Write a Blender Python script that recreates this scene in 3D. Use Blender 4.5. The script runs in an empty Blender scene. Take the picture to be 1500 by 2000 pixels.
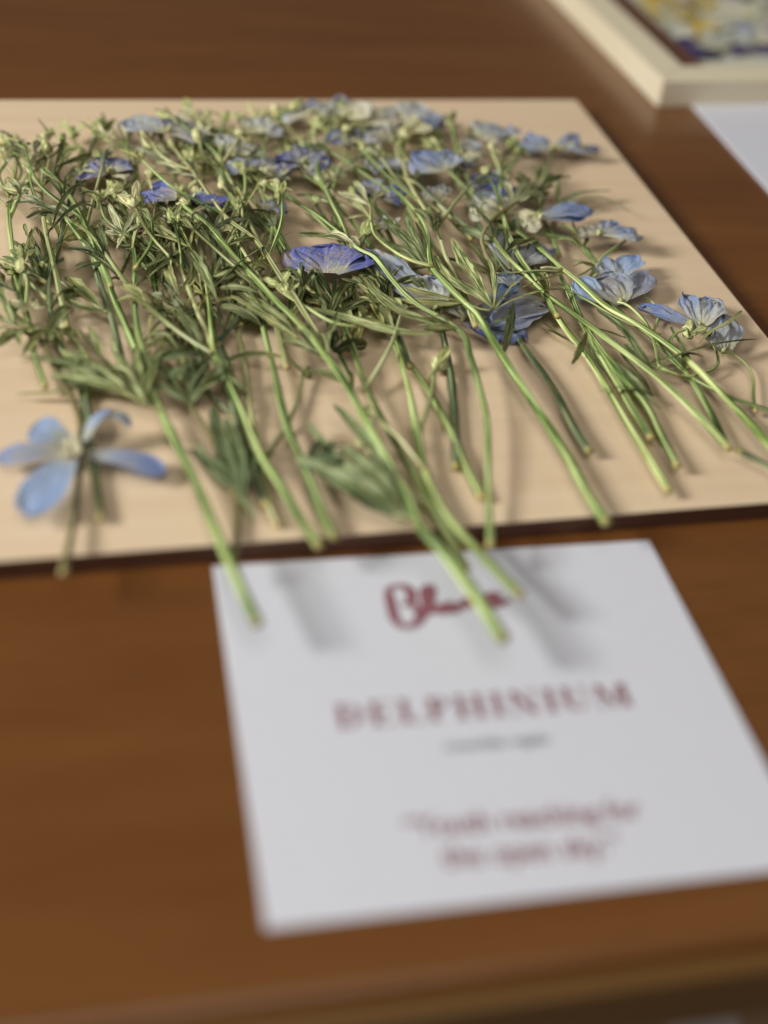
import bpy, math, random
import numpy as np
from mathutils import Vector, Matrix

# ------------------------------------------------------------------ camera
H = 0.25                       # camera height above the table (m)
FPX, PITCH, ROLL = 2650.0, math.radians(39.02), math.radians(7.01)
BT = 0.0066                    # top of the plywood board
_F = np.array([0, math.cos(PITCH), -math.sin(PITCH)])
_R0 = np.array([1.0, 0, 0]); _U0 = np.cross(_R0, _F)
_R = math.cos(ROLL)*_R0 + math.sin(ROLL)*_U0
_U = -math.sin(ROLL)*_R0 + math.cos(ROLL)*_U0
CAMP = np.array([0, 0, H])
def at(px, py, z=0.0):
    """point of the horizontal plane at height z seen at photo pixel px, py"""
    d = _F*FPX + _R*(px-750) - _U*(py-1000)
    return CAMP + d*((z-H)/d[2])
def ab(px, py, hmm=0.0):
    return at(px, py, BT + hmm*0.001)

sc = bpy.context.scene
cd = bpy.data.cameras.new('camera'); cam = bpy.data.objects.new('camera', cd)
sc.collection.objects.link(cam); sc.camera = cam
cam.matrix_world = Matrix(((_R[0], _U[0], -_F[0], 0), (_R[1], _U[1], -_F[1], 0), (_R[2], _U[2], -_F[2], H), (0, 0, 0, 1)))
cd.sensor_fit = 'VERTICAL'; cd.sensor_height = 36; cd.lens = FPX/2000*36
cd.clip_start = 0.01; cd.clip_end = 50
cd.dof.use_dof = True
cd.dof.focus_distance = 0.477; cd.dof.aperture_fstop = 3.3; cd.dof.aperture_blades = 0
# ------------------------------------------------------------------ world and lamp
w = bpy.data.worlds.new('World'); sc.world = w; w.use_nodes = True
w.node_tree.nodes['Background'].inputs[0].default_value = (1.0, 0.95, 0.88, 1)
w.node_tree.nodes['Background'].inputs[1].default_value = 0.07
sc.view_settings.view_transform = 'Standard'; sc.view_settings.look = 'None'; sc.view_settings.exposure = 0.0; sc.view_settings.gamma = 1
def lamp(name, az, el, dist, size, power, col, target=(0.02, 0.4, 0)):
    """az: direction the light travels, on the table plane (deg from +x)"""
    ld = bpy.data.lights.new(name, 'AREA'); ld.shape = 'RECTANGLE'; ld.size = size[0]; ld.size_y = size[1]
    ld.energy = power; ld.color = col
    o = bpy.data.objects.new(name, ld); sc.collection.objects.link(o)
    a, e = math.radians(az), math.radians(el)
    tr = Vector((math.cos(a)*math.cos(e), math.sin(a)*math.cos(e), -math.sin(e)))
    o.location = Vector(target) - tr*dist
    o.rotation_euler = tr.to_track_quat('-Z', 'Y').to_euler()
lamp('window_light', 20, 29, 2.0, (0.46, 0.50), 44, (1.0, 0.98, 0.93))
lamp('overhead_fill', 90, 68, 1.9, (1.3, 1.3), 12.5, (1.0, 0.95, 0.88))  # added fill from overhead, stands for no known lamp in the room

rng = random.Random(7)
nr = np.random.default_rng(7)
C = sc.collection
# ------------------------------------------------------------------ materials
def mat(name):
    m = bpy.data.materials.new(name); m.use_nodes = True
    return m, m.node_tree, m.node_tree.nodes['Principled BSDF']
def node(nt, t, **kw):
    n = nt.nodes.new(t)
    for k, v in kw.items():
        if isinstance(v, (int, float, tuple)) and k in [i.name for i in n.inputs]: n.inputs[k].default_value = v
        else: setattr(n, k, v)
    return n
def ramp(nt, stops, fac):
    r = nt.nodes.new('ShaderNodeValToRGB'); e = r.color_ramp.elements
    while len(e) > 1: e.remove(e[-1])
    e[0].position = stops[0][0]; e[0].color = (*stops[0][1], 1)
    for p, c in stops[1:]:
        x = e.new(p); x.color = (*c, 1)
    nt.links.new(fac, r.inputs[0]); return r
def math_(nt, op, a, b=None):
    n = nt.nodes.new('ShaderNodeMath'); n.operation = op
    for i, v in enumerate((a, b)):
        if v is None: continue
        if isinstance(v, (int, float)): n.inputs[i].default_value = v
        else: nt.links.new(v, n.inputs[i])
    return n.outputs[0]
def streak(nt, su, sv, seedmul=37.0, detail=3.0, src='UV'):
    """4D noise over the UV map stretched along the piece; every object gets its own pattern"""
    tc = nt.nodes.new('ShaderNodeTexCoord'); mp = nt.nodes.new('ShaderNodeMapping')
    mp.inputs['Scale'].default_value = (su, sv, 1)
    nt.links.new(tc.outputs[src], mp.inputs[0])
    oi = nt.nodes.new('ShaderNodeObjectInfo')
    n = nt.nodes.new('ShaderNodeTexNoise'); n.noise_dimensions = '4D'; n.inputs['Scale'].default_value = 1; n.inputs['Detail'].default_value = detail
    nt.links.new(mp.outputs[0], n.inputs['Vector']); nt.links.new(math_(nt, 'MULTIPLY', oi.outputs['Random'], seedmul), n.inputs['W'])
    return n.outputs['Fac'], oi.outputs['Random'], tc
def mixc(nt, fac, a, b, mode='MIX'):
    n = nt.nodes.new('ShaderNodeMix'); n.data_type = 'RGBA'; n.blend_type = mode
    for i, v in ((0, fac), (6, a), (7, b)):
        if isinstance(v, (int, float)): n.inputs[i].default_value = v
        elif isinstance(v, tuple): n.inputs[i].default_value = (*v, 1)
        else: nt.links.new(v, n.inputs[i])
    return n.outputs[2]
def bump(nt, b, h, s, d=0.0005):
    n = nt.nodes.new('ShaderNodeBump'); n.inputs['Strength'].default_value = s; n.inputs['Distance'].default_value = d
    nt.links.new(h, n.inputs['Height']); nt.links.new(n.outputs[0], b.inputs['Normal'])
def translucent(nt, b, col, f):
    t = nt.nodes.new('ShaderNodeBsdfTranslucent'); mx = nt.nodes.new('ShaderNodeMixShader'); mx.inputs[0].default_value = f
    nt.links.new(col, t.inputs[0]); nt.links.new(b.outputs[0], mx.inputs[1]); nt.links.new(t.outputs[0], mx.inputs[2])
    nt.links.new(mx.outputs[0], nt.nodes['Material Output'].inputs[0])

def leaf_mat(name, dark, mid, pale, brown=(0.16, 0.10, 0.03), tl=0.18):
    m, nt, b = mat(name)
    f, r, tc = streak(nt, 9, 0.10, detail=5)
    g, _, _ = streak(nt, 1.6, 0.16, 91, 4)
    base = ramp(nt, [(0.42, dark), (0.5, mid), (0.58, pale)], f).outputs[0]
    patch = ramp(nt, [(0.52, (0, 0, 0)), (0.72, (1, 1, 1))], g).outputs[0]
    col = mixc(nt, math_(nt, 'MULTIPLY', patch, 0.6), base, brown)
    col = mixc(nt, 1.0, col, ramp(nt, [(0, (0.68, 0.74, 0.66)), (1, (1.32, 1.26, 1.15))], r).outputs[0], 'MULTIPLY')
    col = mixc(nt, 1.0, col, ramp(nt, [(0, (0.80, 0.82, 0.86)), (0.5, (1, 1, 1)), (1, (1.12, 1.10, 1.04))], r).outputs[0], 'MULTIPLY')
    nt.links.new(col, b.inputs['Base Color']); b.inputs['Roughness'].default_value = 0.55
    b.inputs['Specular IOR Level'].default_value = 0.35
    bump(nt, b, f, 0.8, 0.0004); translucent(nt, b, col, tl); return m
LEAF = {
 'dark': leaf_mat('leaf_dark_green', (0.030, 0.044, 0.015), (0.120, 0.145, 0.050), (0.36, 0.40, 0.20)),
 'olive': leaf_mat('leaf_olive', (0.055, 0.068, 0.020), (0.230, 0.250, 0.090), (0.56, 0.59, 0.31)),
 'green': leaf_mat('leaf_sage_green', (0.067, 0.092, 0.034), (0.189, 0.235, 0.100), (0.425, 0.492, 0.282)),
 'pale': leaf_mat('leaf_dry_pale', (0.160, 0.168, 0.088), (0.400, 0.425, 0.257), (0.699, 0.725, 0.515), (0.289, 0.222, 0.104)),
}
def stem_mat(name, dark, mid, pale):
    m, nt, b = mat(name)
    f, r, tc = streak(nt, 5, 0.03, detail=4)
    g, _, _ = streak(nt, 1.5, 0.09, 53, 4)
    col = ramp(nt, [(0.43, dark), (0.5, mid), (0.57, pale)], f).outputs[0]
    col = mixc(nt, math_(nt, 'MULTIPLY', ramp(nt, [(0.50, (0, 0, 0)), (0.8, (1, 1, 1))], g).outputs[0], 0.5), col, (0.30, 0.24, 0.07))
    sx = nt.nodes.new('ShaderNodeSeparateXYZ'); nt.links.new(tc.outputs['UV'], sx.inputs[0])
    col = mixc(nt, ramp(nt, [(0.0, (.9, .9, .9)), (0.10, (.75, .75, .75)), (0.28, (0, 0, 0))], math_(nt, 'MULTIPLY', sx.outputs[1], 0.1)).outputs[0], col, (0.46, 0.38, 0.14))
    col = mixc(nt, 1.0, col, ramp(nt, [(0, (0.8, 0.86, 0.8)), (1, (1.18, 1.12, 1.1))], r).outputs[0], 'MULTIPLY')
    nt.links.new(col, b.inputs['Base Color']); b.inputs['Roughness'].default_value = 0.42
    b.inputs['Specular IOR Level'].default_value = 0.4
    bump(nt, b, f, 0.6, 0.0004); return m
STEM = {
 'bright': stem_mat('stem_bright_green', (0.070, 0.135, 0.030), (0.310, 0.435, 0.120), (0.72, 0.82, 0.38)),
 'green': stem_mat('stem_green', (0.040, 0.080, 0.022), (0.190, 0.285, 0.080), (0.54, 0.66, 0.29)),
 'dark': stem_mat('stem_dark_green', (0.030, 0.048, 0.022), (0.099, 0.136, 0.063), (0.305, 0.364, 0.221)),
 'yellow': stem_mat('stem_yellow_green', (0.151, 0.172, 0.063), (0.360, 0.389, 0.162), (0.657, 0.674, 0.388)),
 'brown': stem_mat('stem_brown_olive', (0.087, 0.075, 0.030), (0.195, 0.170, 0.073), (0.373, 0.348, 0.180)),
}
def petal_mat(name, base, mid, edge, spot, tl=0.28, spots=0.5, vein=0.35):
    m, nt, b = mat(name)
    f, r, tc = streak(nt, 22, 0.12, detail=4)           # veins
    g, _, _ = streak(nt, 2.2, 0.12, 71, 6)              # blotches
    h, _, _ = streak(nt, 12, 0.75, 23, 4)               # fine mottling
    sx = nt.nodes.new('ShaderNodeSeparateXYZ'); nt.links.new(tc.outputs['UV'], sx.inputs[0])
    v = math_(nt, 'ADD', math_(nt, 'MULTIPLY', sx.outputs[1], 1/20.0), math_(nt, 'MULTIPLY', math_(nt, 'SUBTRACT', g, 0.5), 1.6))
    v = math_(nt, 'ADD', v, math_(nt, 'MULTIPLY', math_(nt, 'SUBTRACT', h, 0.5), 0.9))
    col = ramp(nt, [(0.02, base), (0.34, mid), (0.80, edge)], v).outputs[0]
    col = mixc(nt, math_(nt, 'MULTIPLY', ramp(nt, [(0.48, (0, 0, 0)), (0.64, (1, 1, 1))], f).outputs[0], vein), col, base)
    k = math_(nt, 'ADD', math_(nt, 'MULTIPLY', g, 0.6), math_(nt, 'MULTIPLY', h, 0.4))
    col = mixc(nt, math_(nt, 'MULTIPLY', ramp(nt, [(0.51, (0, 0, 0)), (0.57, (1, 1, 1))], k).outputs[0], spots), col, spot)
    col = mixc(nt, 1.0, col, ramp(nt, [(0, (0.80, 0.82, 0.86)), (0.5, (1, 1, 1)), (1, (1.12, 1.10, 1.04))], r).outputs[0], 'MULTIPLY')
    nt.links.new(col, b.inputs['Base Color']); b.inputs['Roughness'].default_value = 0.55
    b.inputs['Specular IOR Level'].default_value = 0.3
    bump(nt, b, math_(nt, 'ADD', h, math_(nt, 'MULTIPLY', f, 0.6)), 0.9, 0.0006); translucent(nt, b, col, tl); return m
PET = {
 'deep': petal_mat('petal_deep_blue', (0.46, 0.45, 0.36), (0.135, 0.17, 0.47), (0.085, 0.115, 0.46), (0.38, 0.31, 0.22), 0.12, 0.8),
 'blue': petal_mat('petal_blue', (0.58, 0.58, 0.46), (0.34, 0.42, 0.62), (0.21, 0.30, 0.62), (0.44, 0.42, 0.36), 0.28, 0.7),
 'sky': petal_mat('petal_sky_blue', (0.60, 0.62, 0.52), (0.42, 0.55, 0.78), (0.31, 0.45, 0.75), (0.42, 0.48, 0.62), 0.3, 0.4, 0.15),
 'pale': petal_mat('petal_pale_grey_blue', (0.66, 0.64, 0.44), (0.57, 0.60, 0.63), (0.45, 0.51, 0.66), (0.56, 0.52, 0.40), 0.28, 0.7),
 'grey': petal_mat('petal_translucent_grey', (0.56, 0.52, 0.36), (0.45, 0.46, 0.46), (0.32, 0.36, 0.52), (0.36, 0.31, 0.24), 0.28, 0.7),
 'cream': petal_mat('petal_cream', (0.62, 0.60, 0.30), (0.78, 0.76, 0.55), (0.76, 0.77, 0.72), (0.50, 0.42, 0.22)),
 'gold': petal_mat('petal_golden', (0.60, 0.45, 0.10), (0.72, 0.50, 0.07), (0.75, 0.60, 0.20), (0.50, 0.35, 0.08)),
 'plum': petal_mat('petal_dark_purple', (0.20, 0.16, 0.30), (0.10, 0.07, 0.22), (0.06, 0.045, 0.17), (0.10, 0.05, 0.10)),
}
def bud_mat():
    m, nt, b = mat('bud_skin')
    f, r, tc = streak(nt, 10, 0.25, detail=5)
    col = ramp(nt, [(0.38, (0.20, 0.19, 0.07)), (0.49, (0.50, 0.52, 0.24)), (0.60, (0.82, 0.82, 0.52))], f).outputs[0]
    col = mixc(nt, 1.0, col, ramp(nt, [(0, (0.65, 0.72, 0.5)), (0.5, (1, 1.02, 0.85)), (1, (1.1, 1.02, 1.0))], r).outputs[0], 'MULTIPLY')
    nt.links.new(col, b.inputs['Base Color']); b.inputs['Roughness'].default_value = 0.7
    bump(nt, b, f, 1.0, 0.0006); return m
BUD = bud_mat()

def wood_mat(name, c0, c1, c2, rough, scale, coat=0.0, bumpv=0.05, spec=0.5, pores=None):
    m, nt, b = mat(name)
    tc = nt.nodes.new('ShaderNodeTexCoord')
    def nz(sx, sy, det, dist=0.0):
        mp = nt.nodes.new('ShaderNodeMapping'); mp.inputs['Scale'].default_value = (sx, sy, 30)
        nt.links.new(tc.outputs['Object'], mp.inputs[0])
        n = nt.nodes.new('ShaderNodeTexNoise'); n.inputs['Scale'].default_value = 1; n.inputs['Detail'].default_value = det; n.inputs['Distortion'].default_value = dist
        nt.links.new(mp.outputs[0], n.inputs['Vector']); return n.outputs['Fac']
    a = nz(scale*0.9, scale*14, 6, 0.6); c = nz(scale*0.5, scale*2.4, 4, 1.2); d = nz(scale*6, scale*150, 3)
    mixv = math_(nt, 'ADD', math_(nt, 'MULTIPLY', a, 0.45), math_(nt, 'MULTIPLY', c, 0.55))
    col = ramp(nt, [(0.36, c0), (0.5, c1), (0.64, c2)], mixv).outputs[0]
    if pores:
        col = mixc(nt, math_(nt, 'MULTIPLY', ramp(nt, [(0.60, (0, 0, 0)), (0.72, (1, 1, 1))], d).outputs[0], pores[0]), col, pores[1])
    nt.links.new(col, b.inputs['Base Color']); b.inputs['Roughness'].default_value = rough
    b.inputs['Coat Weight'].default_value = coat; b.inputs['Coat Roughness'].default_value = 0.12
    b.inputs['Specular IOR Level'].default_value = spec
    bump(nt, b, d, bumpv, 0.0003); return m
M_TABLE = wood_mat('walnut_table_wood', (0.130, 0.048, 0.0130), (0.148, 0.0565, 0.0150), (0.166, 0.067, 0.0185), 0.24, 7, 0.0, 0.10, 0.5, (0.45, (0.06, 0.02, 0.006)))
M_EDGE = wood_mat('table_edge_wood', (0.12, 0.056, 0.012), (0.145, 0.068, 0.015), (0.165, 0.08, 0.02), 0.4, 7)
M_APRON = wood_mat('apron_wood', (0.30, 0.21, 0.13), (0.34, 0.24, 0.15), (0.38, 0.28, 0.18), 0.5, 7)
M_PLY = wood_mat('birch_plywood', (0.68, 0.515, 0.345), (0.715, 0.553, 0.378), (0.745, 0.59, 0.41), 0.55, 9, 0.0, 0.06, 0.25, (0.25, (0.55, 0.37, 0.22)))
M_BURN_SHADE = wood_mat('charred_edge_and_frame_shade', (0.10, 0.040, 0.022), (0.13, 0.053, 0.030), (0.16, 0.068, 0.040), 0.7, 30)  # charred board edge; also the brown of the shade strips in the frame
M_FRAME = wood_mat('pale_frame_wood', (0.76, 0.67, 0.48), (0.80, 0.71, 0.52), (0.83, 0.75, 0.57), 0.35, 9)
def plain(name, col, rough=0.6, noise=0.03):
    m, nt, b = mat(name)
    tc = nt.nodes.new('ShaderNodeTexCoord'); n = nt.nodes.new('ShaderNodeTexNoise'); n.inputs['Scale'].default_value = 900; n.inputs['Detail'].default_value = 4
    nt.links.new(tc.outputs['Object'], n.inputs['Vector'])
    lo = tuple(c*(1-noise) for c in col); hi = tuple(min(1, c*(1+noise)) for c in col)
    nt.links.new(ramp(nt, [(0.3, lo), (0.7, hi)], n.outputs['Fac']).outputs[0], b.inputs['Base Color'])
    b.inputs['Roughness'].default_value = rough; b.inputs['Specular IOR Level'].default_value = 0.3
    bump(nt, b, n.outputs['Fac'], 0.1, 0.0001); return m
M_PAPER = plain('white_card_stock', (0.64, 0.65, 0.715), 0.6)
M_MAT = plain('off_white_mount', (0.56, 0.56, 0.46), 0.7)
M_INK = plain('burgundy_ink', (0.245, 0.095, 0.12), 0.6)
M_INK2 = plain('faded_burgundy_ink', (0.23, 0.085, 0.105), 0.6)
M_GREY = plain('grey_ink', (0.20, 0.20, 0.22), 0.6)
M_STAMEN = plain('stamen_cream', (0.62, 0.58, 0.40), 0.8, 0.2)

# ------------------------------------------------------------------ mesh helpers
class MB:
    def __init__(s): s.v = []; s.f = []; s.uv = []
    def add(s, verts, faces, uvs):
        o = len(s.v); s.v += [tuple(p) for p in verts]
        s.f += [tuple(i+o for i in f) for f in faces]; s.uv += [tuple(u) for u in uvs]
    def build(s, name, m, parent=None, origin=None, smooth=True, label=None):
        o0 = np.array(origin if origin is not None else (0, 0, 0), float)
        me = bpy.data.meshes.new(name)
        me.from_pydata([tuple(np.array(p)-o0) for p in s.v], [], s.f); me.update()
        ul = me.uv_layers.new(name='UVMap')
        li = np.zeros(len(me.loops), dtype=np.int32); me.loops.foreach_get('vertex_index', li)
        ul.data.foreach_set('uv', np.array(s.uv, dtype=np.float32)[li].ravel())
        if smooth: me.polygons.foreach_set('use_smooth', [True]*len(me.polygons))
        me.materials.append(m)
        ob = bpy.data.objects.new(name, me); C.objects.link(ob)
        if parent is not None: ob.parent = parent
        if label: ob['label'] = label
        return ob
def empty(name, loc, label, cat, group=None):
    o = bpy.data.objects.new(name, None); C.objects.link(o); o.location = Vector(loc)
    o.empty_display_size = 0.01; o['label'] = label; o['category'] = cat
    if group: o['group'] = group
    return o
def unit(a):
    n = np.linalg.norm(a); return a/n if n > 1e-12 else a
def spline(P, step=0.002):
    """Catmull-Rom through the points, resampled evenly"""
    P = [np.array(p, float) for p in P]
    if len(P) == 2: P = [P[0], (P[0]+P[1])/2, P[1]]
    Q = [2*P[0]-P[1]] + P + [2*P[-1]-P[-2]]; out = []
    for i in range(1, len(Q)-2):
        n = 8
        for k in range(n):
            t = k/n; a, b, c, d = Q[i-1], Q[i], Q[i+1], Q[i+2]
            out.append(0.5*((2*b)+(-a+c)*t+(2*a-5*b+4*c-d)*t*t+(-a+3*b-3*c+d)*t**3))
    out.append(P[-1]); out = np.array(out)
    s = np.concatenate([[0], np.cumsum(np.linalg.norm(np.diff(out, axis=0), axis=1))])
    n = max(4, int(s[-1]/step)+1); q = np.linspace(0, s[-1], n)
    return np.stack([np.interp(q, s, out[:, k]) for k in range(3)], 1), s[-1]
def tube(mb, path, r0, r1, sides=10, flat=0.8, ribs=5, rib=0.22, nodes=(), seed=0, wob=0.00035, cap=True):
    pts, L = spline(path, 0.0022); n = len(pts); rs = np.random.default_rng(seed+11)
    # gentle kinks so that no stem is a perfect curve
    kx = np.interp(np.arange(n), np.linspace(0, n-1, max(3, n//11)), rs.normal(0, wob, max(3, n//11)))
    kz = np.interp(np.arange(n), np.linspace(0, n-1, max(3, n//11)), rs.normal(0, wob, max(3, n//11)))
    T = np.gradient(pts, axis=0); verts = []; uvs = []; acc = 0
    tw = rs.uniform(0, 6.28); lumps = np.interp(np.arange(n), np.linspace(0, n-1, max(3, n//5)), rs.normal(1, 0.06, max(3, n//5)))
    for i in range(n):
        t = unit(T[i]); s = unit(np.cross(t, [0, 0, 1.0])); u = np.cross(s, t); f = i/(n-1)
        r = (r0+(r1-r0)*f)*lumps[i]
        for (nf, amt) in nodes: r *= 1+amt*math.exp(-((f-nf)*L/0.0022)**2)
        p = pts[i]+s*kx[i]+u*abs(kz[i])
        if i: acc += np.linalg.norm(pts[i]-pts[i-1])*1000
        for k in range(sides):
            a = 2*math.pi*k/sides
            rr = r*(1+rib*math.cos(ribs*a+tw+f*2.0))
            verts.append(p+s*math.cos(a)*rr+u*math.sin(a)*rr*flat); uvs.append((abs(2*k/sides-1), acc))
    faces = [(i*sides+k, i*sides+(k+1) % sides, (i+1)*sides+(k+1) % sides, (i+1)*sides+k) for i in range(n-1) for k in range(sides)]
    if cap:
        faces += [tuple(range(sides))[::-1], tuple((n-1)*sides+k for k in range(sides))]
    mb.add(verts, faces, uvs)
    return pts
ZMIN = BT+0.0003
def ribbon(mb, path, wd, roll=0.0, fold=0.25, curl=0.0, seed=0, prof=None, twist=0.0, cols=6, nseg=13, ruf=0.10):
    """leaf blade along a path: folded along its midrib, uneven edge, curling"""
    pts, L = spline(path, 0.001); q = np.linspace(0, len(pts)-1, nseg)
    pts = np.stack([np.interp(q, np.arange(len(pts)), pts[:, k]) for k in range(3)], 1)
    T = np.gradient(pts, axis=0); rs = np.random.default_rng(seed+5); verts = []; uvs = []
    e1 = rs.normal(0, ruf, nseg); e2 = rs.normal(0, ruf, nseg); ph = rs.uniform(0, 6.28)
    for i in range(nseg):
        f = i/(nseg-1); t = unit(T[i]); s = unit(np.cross(t, [0, 0, 1.0])); u = np.cross(s, t)
        a = roll+twist*f; s2 = s*math.cos(a)+u*math.sin(a); n2 = -s*math.sin(a)+u*math.cos(a)
        if prof: wv = prof(f)
        else: wv = (0.16+0.84*math.sin(math.pi*min(1, f*0.93+0.02))**0.8) if f > 0.15 else 0.16+0.84*math.sin(math.pi*(f*0.93+0.02))**0.8*(f/0.15)
        if i == nseg-1: wv = 0.03
        wv *= wd/2
        for k in range(cols+1):
            x = 2*k/cols-1; ex = 1+(e1[i] if x < 0 else e2[i])*abs(x)
            z = fold*abs(x)*wv*(1+0.5*math.sin(7*f+ph))-curl*x*x*wv + 0.06*wv*math.sin(9*f+5*x+ph)
            p = pts[i]+s2*x*wv*ex+n2*z
            if p[2] < ZMIN: p[2] = ZMIN+0.0001*(k % 2)
            verts.append(p); uvs.append((k/cols, f*L*1000))
    c = cols+1
    mb.add(verts, [(i*c+k, i*c+k+1, (i+1)*c+k+1, (i+1)*c+k) for i in range(nseg-1) for k in range(cols)], uvs)
def rot2(v, deg):
    a = math.radians(deg); return np.array([v[0]*math.cos(a)-v[1]*math.sin(a), v[0]*math.sin(a)+v[1]*math.cos(a), v[2]])
def lobe_path(p0, d, L, rise, end, bend):
    """arched path from p0 in plan direction d"""
    s = np.array([-d[1], d[0], 0]); P = []
    for f in (0, 0.3, 0.65, 1.0):
        P.append(p0+d*L*f+s*bend*L*f*f+np.array([0, 0, rise*math.sin(math.pi*f*0.75)+(end*f)]))
    return P
def palmate(node3, direction, L, n, spread, wd, seed, rise=0.003, drop=0.0, division=0.5):
    """delphinium leaf: n narrow lobes fanned from a node, the longer ones divided again"""
    mb = MB(); rs = random.Random(seed); d0 = unit(np.array([direction[0], direction[1], 0.0]))
    for i in range(n):
        x = 0 if n == 1 else 2*i/(n-1)-1
        a = x*spread/2+rs.uniform(-7, 7); l = L*(1-0.30*abs(x)**1.5)*rs.uniform(0.82, 1.12)
        d = rot2(d0, a); bend = rs.uniform(-0.14, 0.14)+0.05*x; rz = rise*rs.uniform(0.1, 1.5); dz = -drop*rs.uniform(0.2, 1.4)
        pth = lobe_path(node3, d, l, rz, dz, bend)
        ribbon(mb, pth, wd*rs.uniform(0.75, 1.3), rs.uniform(-1.0, 1.0), rs.uniform(0.2, 1.1), rs.uniform(-0.3, 0.5), seed*17+i, twist=rs.uniform(-1.6, 1.6))
        for sgn in (-1, 1):
            if rs.random() < division and l > 0.009:
                sp, _ = spline(pth, 0.001); p = sp[int(len(sp)*rs.uniform(0.28, 0.5))]
                dd = rot2(d, sgn*rs.uniform(16, 34))
                ribbon(mb, lobe_path(p, dd, l*rs.uniform(0.35, 0.6), rz*0.5, dz*0.5, -sgn*0.12), wd*rs.uniform(0.5, 0.8), rs.uniform(-0.9, 0.9), 0.35, 0.1, seed*31+i*2+sgn, twist=rs.uniform(-0.8, 0.8), nseg=9, cols=4)
    return mb
def petal(mb, B, T, wd, seed, tilt=0.0, cup=0.2, ruf=1.0, blunt=5.0, arch=0.0015, waist=0.22, nu=18, nv=18):
    """crumpled sepal from B to T, tilt turns it about its length"""
    B, T = np.array(B), np.array(T); L = np.linalg.norm(T-B); t = (T-B)/L; rs = np.random.default_rng(seed+3)
    s = unit(np.cross(t, [0, 0, 1.0])); u = np.cross(s, t)
    s, u = s*math.cos(tilt)+u*math.sin(tilt), -s*math.sin(tilt)+u*math.cos(tilt)
    ph = rs.uniform(0, 6.28, 8); sk = rs.uniform(-0.12, 0.12); verts = []; uvs = []
    EX = np.linspace(-1, 1, 12); E1 = rs.normal(0, 1, 12); EF = np.linspace(0, 1, 9); E2 = rs.normal(0, 1, 9); E3 = rs.normal(0, 1, 9)
    CR = [(rs.uniform(-.8, .8), rs.uniform(-.8, .8), rs.uniform(-.0009, .0009)*ruf) for _ in range(4)]   # pressed creases
    for i in range(nu+1):
        f = i/nu
        wv = (waist+(1-waist)*min(1, f/0.62)**0.9)*math.sqrt(max(0.0, 1-max(0, (f-0.55)/0.45)**2.6)) if f < 1 else 0.0
        for k in range(nv+1):
            x = 2*k/nv-1
            lobed = 1+0.06*ruf*math.sin(3*x+ph[0])+0.05*ruf*float(np.interp(x, EX, E1))
            ff = f*(1+(lobed-1)*f**2)
            ex = 1+ruf*0.05*float(np.interp(f, EF, E2 if x < 0 else E3))
            pos = B+t*L*ff+s*(x*wv*wd/2*ex+sk*wd*f*f)
            z = cup*x*x*wd*0.5*wv+arch*math.sin(math.pi*f)
            z += ruf*0.00042*f*(math.sin(5*x+9*f+ph[4])*1.2+math.sin(13*x-4*f+ph[5])+0.8*math.sin(21*x+6*f+ph[6]))
            z += ruf*0.0007*f*f*math.sin(4*x+ph[7])
            for (ca, cb, cc) in CR: z += cc*max(0.0, 1-abs(x+ca*f-cb)/0.22)*min(1, 2*f)
            p = pos+u*z
            if p[2] < ZMIN: p[2] = ZMIN+0.0001*((i+k) % 3)
            verts.append(p); uvs.append((k/nv, f*L*1000))
    c = nv+1
    mb.add(verts, [(i*c+k, i*c+k+1, (i+1)*c+k+1, (i+1)*c+k) for i in range(nu) for k in range(nv)], uvs)
def teardrop(mb, B, T, r, seed, flat=0.75, wr=0.16):
    """shrivelled bud: fat near B, tapering to T"""
    B, T = np.array(B), np.array(T); L = np.linalg.norm(T-B); t = (T-B)/L; rs = np.random.default_rng(seed)
    s = unit(np.cross(t, [0, 0, 1.0])); u = np.cross(s, t); ph = rs.uniform(0, 6.28, 5); N, S = 11, 14; verts = []; uvs = []
    for i in range(N):
        f = i/(N-1); rr = r*(math.sin(math.pi*min(1, f**0.62*0.99+0.005))**0.75)*(1-0.15*f)+0.00012
        for k in range(S):
            a = 2*math.pi*k/S
            q = rr*(1+wr*math.sin(5*a+ph[0]+3*f)+wr*0.7*math.sin(8*a+ph[1]-6*f)+wr*0.5*math.sin(12*f+ph[2]))
            p = B+t*L*f+s*math.cos(a)*q+u*(math.sin(a)*q*flat+0.001*math.sin(2.5*f+ph[3]))
            if p[2] < ZMIN: p[2] = ZMIN
            verts.append(p); uvs.append((abs(2*k/S-1), f*L*1000))
    mb.add(verts, [(i*S+k, i*S+(k+1) % S, (i+1)*S+(k+1) % S, (i+1)*S+k) for i in range(N-1) for k in range(S)], uvs)

def inside(p):
    """is the point within the outline the pile has on the board (kept away from the back edge)"""
    v = np.array(p)-CAMP; z = v@_F; px, py = 750+FPX*(v@_R)/z, 1000-FPX*(v@_U)/z
    return py > np.interp(px, (-60, 0, 100, 180, 250, 400, 560, 700, 860, 1000, 1160), (275, 262, 250, 225, 218, 205, 200, 192, 205, 235, 262))
SEED = [100]
def sd(): SEED[0] += 1; return SEED[0]
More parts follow.
